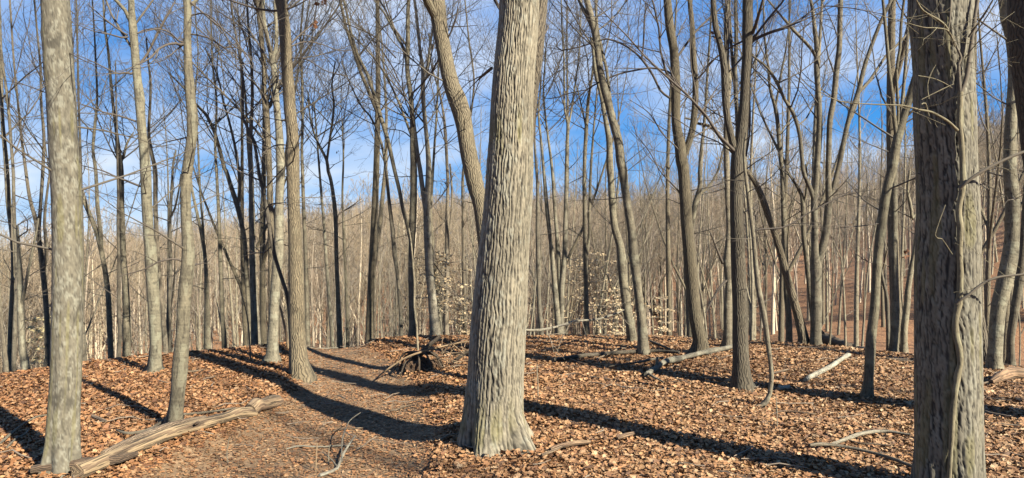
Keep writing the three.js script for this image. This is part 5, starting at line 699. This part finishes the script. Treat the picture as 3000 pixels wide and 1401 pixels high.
{
  const rng = Rng(2024), spots = [], first = new Map();
  const want = 180; let guard = 0;
  while (spots.length < want && guard++ < 20000) {
    const a = rng.s(0.70), r = 12.5 + Math.pow(rng(), 0.85) * 46, x = r * Math.sin(a), z = -r * Math.cos(a), px = CX + (FOCAL * x) / -z, gap = 0.75 + r * 0.016;
    if (r < 10.9 + 2.2 * Math.abs(a)) continue;
    if (px > 2240 && r < 13 + (px - 2240) * 0.004) continue;
    if (spots.some((s) => Math.hypot(s.x - x, s.z - z) < gap) || standing.some((s) => Math.hypot(s.x - x, s.z - z) < 0.7)) continue;
    if (r < 20 && Math.abs(px - 980) < 90 && rng() < 0.8) continue;
    spots.push({ x, z, r, px });
  }
  const MARKS = [[35, 'slim stems at the left edge'], [195, 'lichen-spotted trunk at the left'], [347, 'thin dark sapling'], [470, 'second grey trunk'], [540, 'crooked trunk with burls'], [606, 'slender trunk forking wide'], [745, 'stout two-stemmed trunk'], [870, 'ridged dark trunk'], [990, 'V-forked pale trunk'], [1175, 'dark stem curving left'], [1270, 'splitting smooth trunk'], [1460, 'thick middle trunk'], [1640, 'three-stemmed clump'], [1720, 'straight high-forking trunk'], [1850, 'leaning pair'], [2040, 'olive-dark forked trunk'], [2170, 'dark mossy trunk'], [2335, 'steeply leaning rough trunk'], [2390, 'many-stemmed tree'], [2550, 'leaning grey-olive trunk'], [2775, 'huge vine-clad trunk'], [2920, 'swollen pale trunk']];
  const ORD = ['nearest', 'second', 'third', 'fourth', 'fifth', 'sixth', 'seventh', 'eighth', 'ninth', 'tenth'], sets = new Map();
  for (const s of spots) {
    s.k = KINDS[s.r < 34 && rng() < 0.42 ? 2 : rng() < 0.6 ? 0 : 1]; s.v = Math.floor(rng() * 4);
    const [mx, mark] = MARKS.reduce((a, b) => (Math.abs(b[0] - s.px) < Math.abs(a[0] - s.px) ? b : a));
    s.off = Math.abs(s.px - mx); s.key = `${s.k.look}|${s.px < mx ? 'left' : 'right'} of the ${mark}`;
    sets.set(s.key, [...(sets.get(s.key) ?? []), s]);
  }
  for (const [key, set] of sets) { const [look, where] = key.split('|'); set.sort((a, b) => a.off - b.off).forEach((s, i) => { s.label = `${set.length > 1 ? (ORD[i] ?? 'last') + ' ' : ''}${look} ${where}`; }); }
  for (const s of spots) {
    const { k, v, label } = s, key = k.look + v, zone = ZONES.find((q) => s.px >= q[0] && s.px < q[1])[2];
    let t = first.get(key);
    const y = ground(s.x, s.z) - 0.1, pos = new THREE.Vector3(s.x, y, s.z);
    if (!t) { t = thing(k.name === 'tree' ? 'woodland_tree' : 'sapling', label, k.name, pos); part('trunk', k.v[v].trunk, k.mat, t); part('crown', k.v[v].crown, k.tw, t); first.set(key, t); }
    else { t = t.clone(); t.name = numbered(k.name === 'tree' ? 'woodland_tree' : 'sapling'); t.position.copy(pos); scene.add(t); }
    t.userData = { label, category: k.name, group: `${k.look}s ${zone}` };
    t.rotation.y = rng() * 6.28; t.scale.setScalar(rng.r(0.82, 1.18));
  }
  // bare trees to the right of and behind the viewer, whose shadows fall across the leaves
  for (const [x, z, kd, v, sc] of [[6.04, 0.18, 2, 3, 0.62], [12.5, 0.6, 0, 2, 1.2], [11, 5.5, 1, 2, 1.2], [3.4, 7.5, 0, 3, 1.2], [15.5, -3.5, 0, 3, 1.3], [1.2, 10.5, 1, 3, 1.3], [-3.6, 5.5, 0, 1, 1.2], [18, 3, 1, 3, 1.2], [-6.5, 9, 1, 2, 1.2]]) {
    const k = KINDS[kd], o = thing(kd === 2 ? 'sapling' : 'woodland_tree', `bare ${k.name} standing outside the picture on the sunny side`, k.name, new THREE.Vector3(x, ground(x, z) - 0.1, z), 'bare trees outside the picture on the sunny side');
    part('trunk', k.v[v].trunk, k.mat, o); part('crown', k.v[v].crown, k.tw, o); o.rotation.y = x * 3; o.scale.setScalar(sc);
  }
}
{ // the wood on the far slopes, which reads as one grey-brown mass
  const rng = Rng(555), far = [1, 2, 3, 4, 5].map((k) => woodTree(600 + k, { H: 9 + 0.7 * k, r: 0.06 + 0.012 * k, forks: k % 2, n: 17, k0: 2.7, k1: 2.4, deep: 2, min: 0.008, sides: 5, low: 3, len: 2.1, crook: 1.5, lean: 0.1 }));
  const wood = thing('distant_wood', 'grey-brown mass of bare trees on the far slopes', 'wood', null); wood.userData.kind = 'stuff';
  const spots = []; let guard = 0;
  while (spots.length < 6500 && guard++ < 60000) { const a = rng.s(0.95), r = Math.sqrt(mix(46 * 46, 320 * 320, Math.pow(rng(), 1.45))); if (fbm(r * Math.sin(a) * 0.07, r * Math.cos(a) * 0.07, 95, 3) < rng.r(0.28, 0.62)) continue; if (a > 0.22 && r < 130 && rng() < 0.55) continue; spots.push([a, r]); }
  const M = new THREE.Matrix4(), C = new THREE.Color(), Q = new THREE.Quaternion(), S = new THREE.Vector3();
  far.forEach((f, n) => {
    const mine = spots.filter((_, i) => i % far.length === n);
    for (const [kind, geo, mat] of [['trunks', f.trunk, plain(0.56, 0.48, 0.36)], ['crowns', f.crown, plain(0.37, 0.295, 0.205)]]) {
      const im = new THREE.InstancedMesh(geo, mat, mine.length); im.name = kind; im.userData.kind = 'stuff'; im.castShadow = im.receiveShadow = true; const g2 = Rng(900 + n);
      mine.forEach(([a, r], i) => { const x = r * Math.sin(a), z = -r * Math.cos(a), s = g2.r(0.8, 1.2); M.compose(new THREE.Vector3(x, ground(x, z) - 0.2, z), Q.setFromAxisAngle(UP, g2() * 6.28), S.setScalar(s)); im.setMatrixAt(i, M); const k = g2() < 0.25 ? g2.r(0.35, 0.7) : g2.r(0.75, 1.3); im.setColorAt(i, C.setRGB(k, k * g2.r(0.95, 1.02), k * g2.r(0.9, 1.02))); });
      wood.add(im);
    }
  });
}
{ // one far evergreen breaking the skyline
  const p = at(1908, 640, 120); p.y = ground(p.x, p.z); const g = thing('evergreen_tree', 'small dark green evergreen on the far skyline above the right leaning trunk', 'evergreen tree', p), rng = Rng(12);
  const top = at(1908, 572, 120).y - p.y, sh = new Shape(p), tr = new Shape(p).tube([{ p: p.clone(), r: 0.3 }, { p: p.clone().add(new THREE.Vector3(0, top * 0.95, 0)), r: 0.06 }], 7);
  for (let k = 0; k < 900; k++) { const t = Math.pow(rng(), 0.8), y = top * (1 - 0.33 * t), R = 0.35 + 1.5 * t, a = rng() * 6.28, q = R * Math.sqrt(rng()); addLeaf(sh, rng, new THREE.Vector3(p.x + Math.cos(a) * q, p.y + y + rng.s(0.2), p.z + Math.sin(a) * q), rng.r(0.3, 0.6), 1); }
  part('trunk', tr.geo(), bark('ridged', BROWN), g); part('crown', sh.geo(), plain(0.07, 0.085, 0.045), g);
}

// ---------- the leaves on the ground ----------
{
  const rng = Rng(31337), tones = [[0.43, 0.235, 0.105], [0.33, 0.165, 0.07], [0.50, 0.305, 0.155], [0.24, 0.118, 0.054], [0.42, 0.215, 0.09], [0.57, 0.395, 0.23], [0.15, 0.078, 0.04], [0.48, 0.28, 0.135], [0.41, 0.25, 0.13], [0.36, 0.19, 0.085]];
  const M = new THREE.Matrix4(), E = new THREE.Euler(), Q = new THREE.Quaternion(), S = new THREE.Vector3(), all = [];
  const drop = (r0, r1, span, density) => {
    const n = Math.round(span * (r1 * r1 - r0 * r0) * density);
    for (let k = 0; k < n; k++) {
      const a = rng.s(span), r = Math.sqrt(mix(r0 * r0, r1 * r1, rng())), x = r * Math.sin(a), z = -r * Math.cos(a), pm = pathMask(x, z);
      if (rng() < pm * 0.38) continue;
      const side = clamp(0.5 - x / 9), heap = noise2(x * 1.6, z * 1.6, 9), size = (rng() < 0.10 ? rng.r(0.045, 0.062) : rng.r(0.018, 0.041)) * (pm > 0.4 ? 0.7 : 1) * (r > 14 ? 1.3 : 1), y = ground(x, z) + 0.004 + rng() * (pm > 0.3 ? 0.006 : 0.016 + 0.03 * heap);
      const tilt = pm > 0.4 ? 0.22 : rng() < 0.22 ? 1.3 : 0.5, c = tones[Math.floor(rng() * tones.length)], b = rng.r(0.75, 1.15), red = 1 - 0.14 * side;
      all.push({ r, m: new THREE.Matrix4().compose(new THREE.Vector3(x, y, z), Q.setFromEuler(E.set(rng.s(tilt), rng() * 6.28, rng.s(tilt))), S.setScalar(size)), c: [c[0] * b, c[1] * b * red, c[2] * b * red * red], v: Math.floor(rng() * LEAF_SHAPES.length), size, front: z < -4 && Math.abs(x / z) < 0.78 });
    }
  };
  drop(0.6, 3.5, 0.95, 700); drop(3.5, 8, 0.86, 3700); drop(8, 12.5, 0.78, 2200); drop(12.5, 26, 0.78, 320);
  const px = (q) => (q.front ? q.size / q.r : 0), big = [...all].sort((a, b) => px(b) - px(a)).slice(0, 300), chosen = new Set(big);
  const shades = tones.map((t) => plain(...t, 0.8));
  big.forEach((q, i) => { const m = part('leaf' + (i ? '_' + String(i).padStart(3, '0') : ''), LEAF_SHAPES[q.v], shades[i % shades.length], forestFloor); m.applyMatrix4(q.m); });
  const mat = new THREE.MeshStandardMaterial({ roughness: 0.8, color: 0xffffff }), C = new THREE.Color();
  LEAF_SHAPES.forEach((geo, v) => {
    const mine = all.filter((q) => q.v === v && !chosen.has(q)), im = new THREE.InstancedMesh(geo, mat, mine.length);
    mine.forEach((q, i) => { im.setMatrixAt(i, q.m); im.setColorAt(i, C.setRGB(...q.c)); });
    im.name = 'leaf_litter'; im.userData.kind = 'stuff'; im.castShadow = im.receiveShadow = true; forestFloor.add(im);
  });
  // twigs and bits of wood among the leaves
  const tw = new Shape(); for (let k = 0; k < 420; k++) { const a = rng.s(0.8), r = mix(3.6, 12, Math.sqrt(rng())), x = r * Math.sin(a), z = -r * Math.cos(a), b = rng() * 6.28, l = rng.r(0.06, 0.4), line = []; for (let i = 0; i <= 3; i++) { const X = x + Math.cos(b + rng.s(0.2)) * l * i / 3, Z = z + Math.sin(b + rng.s(0.2)) * l * i / 3; line.push({ p: new THREE.Vector3(X, ground(X, Z) + 0.035 + rng() * 0.02, Z), r: rng.r(0.002, 0.006) }); } tw.tube(line, 5); }
  part('twig_litter', tw.geo(), plain(0.30, 0.24, 0.18), forestFloor, 'stuff');
}

// base colours above are relative; this sets the real-world level of bark, wood, leaves and soil
const done = new Set(); scene.traverse((o) => { if (o.material && !done.has(o.material)) { done.add(o.material); o.material.color.multiplyScalar(0.49); } });

camera.far = 3000; camera.updateProjectionMatrix();
renderer.render(scene, camera);
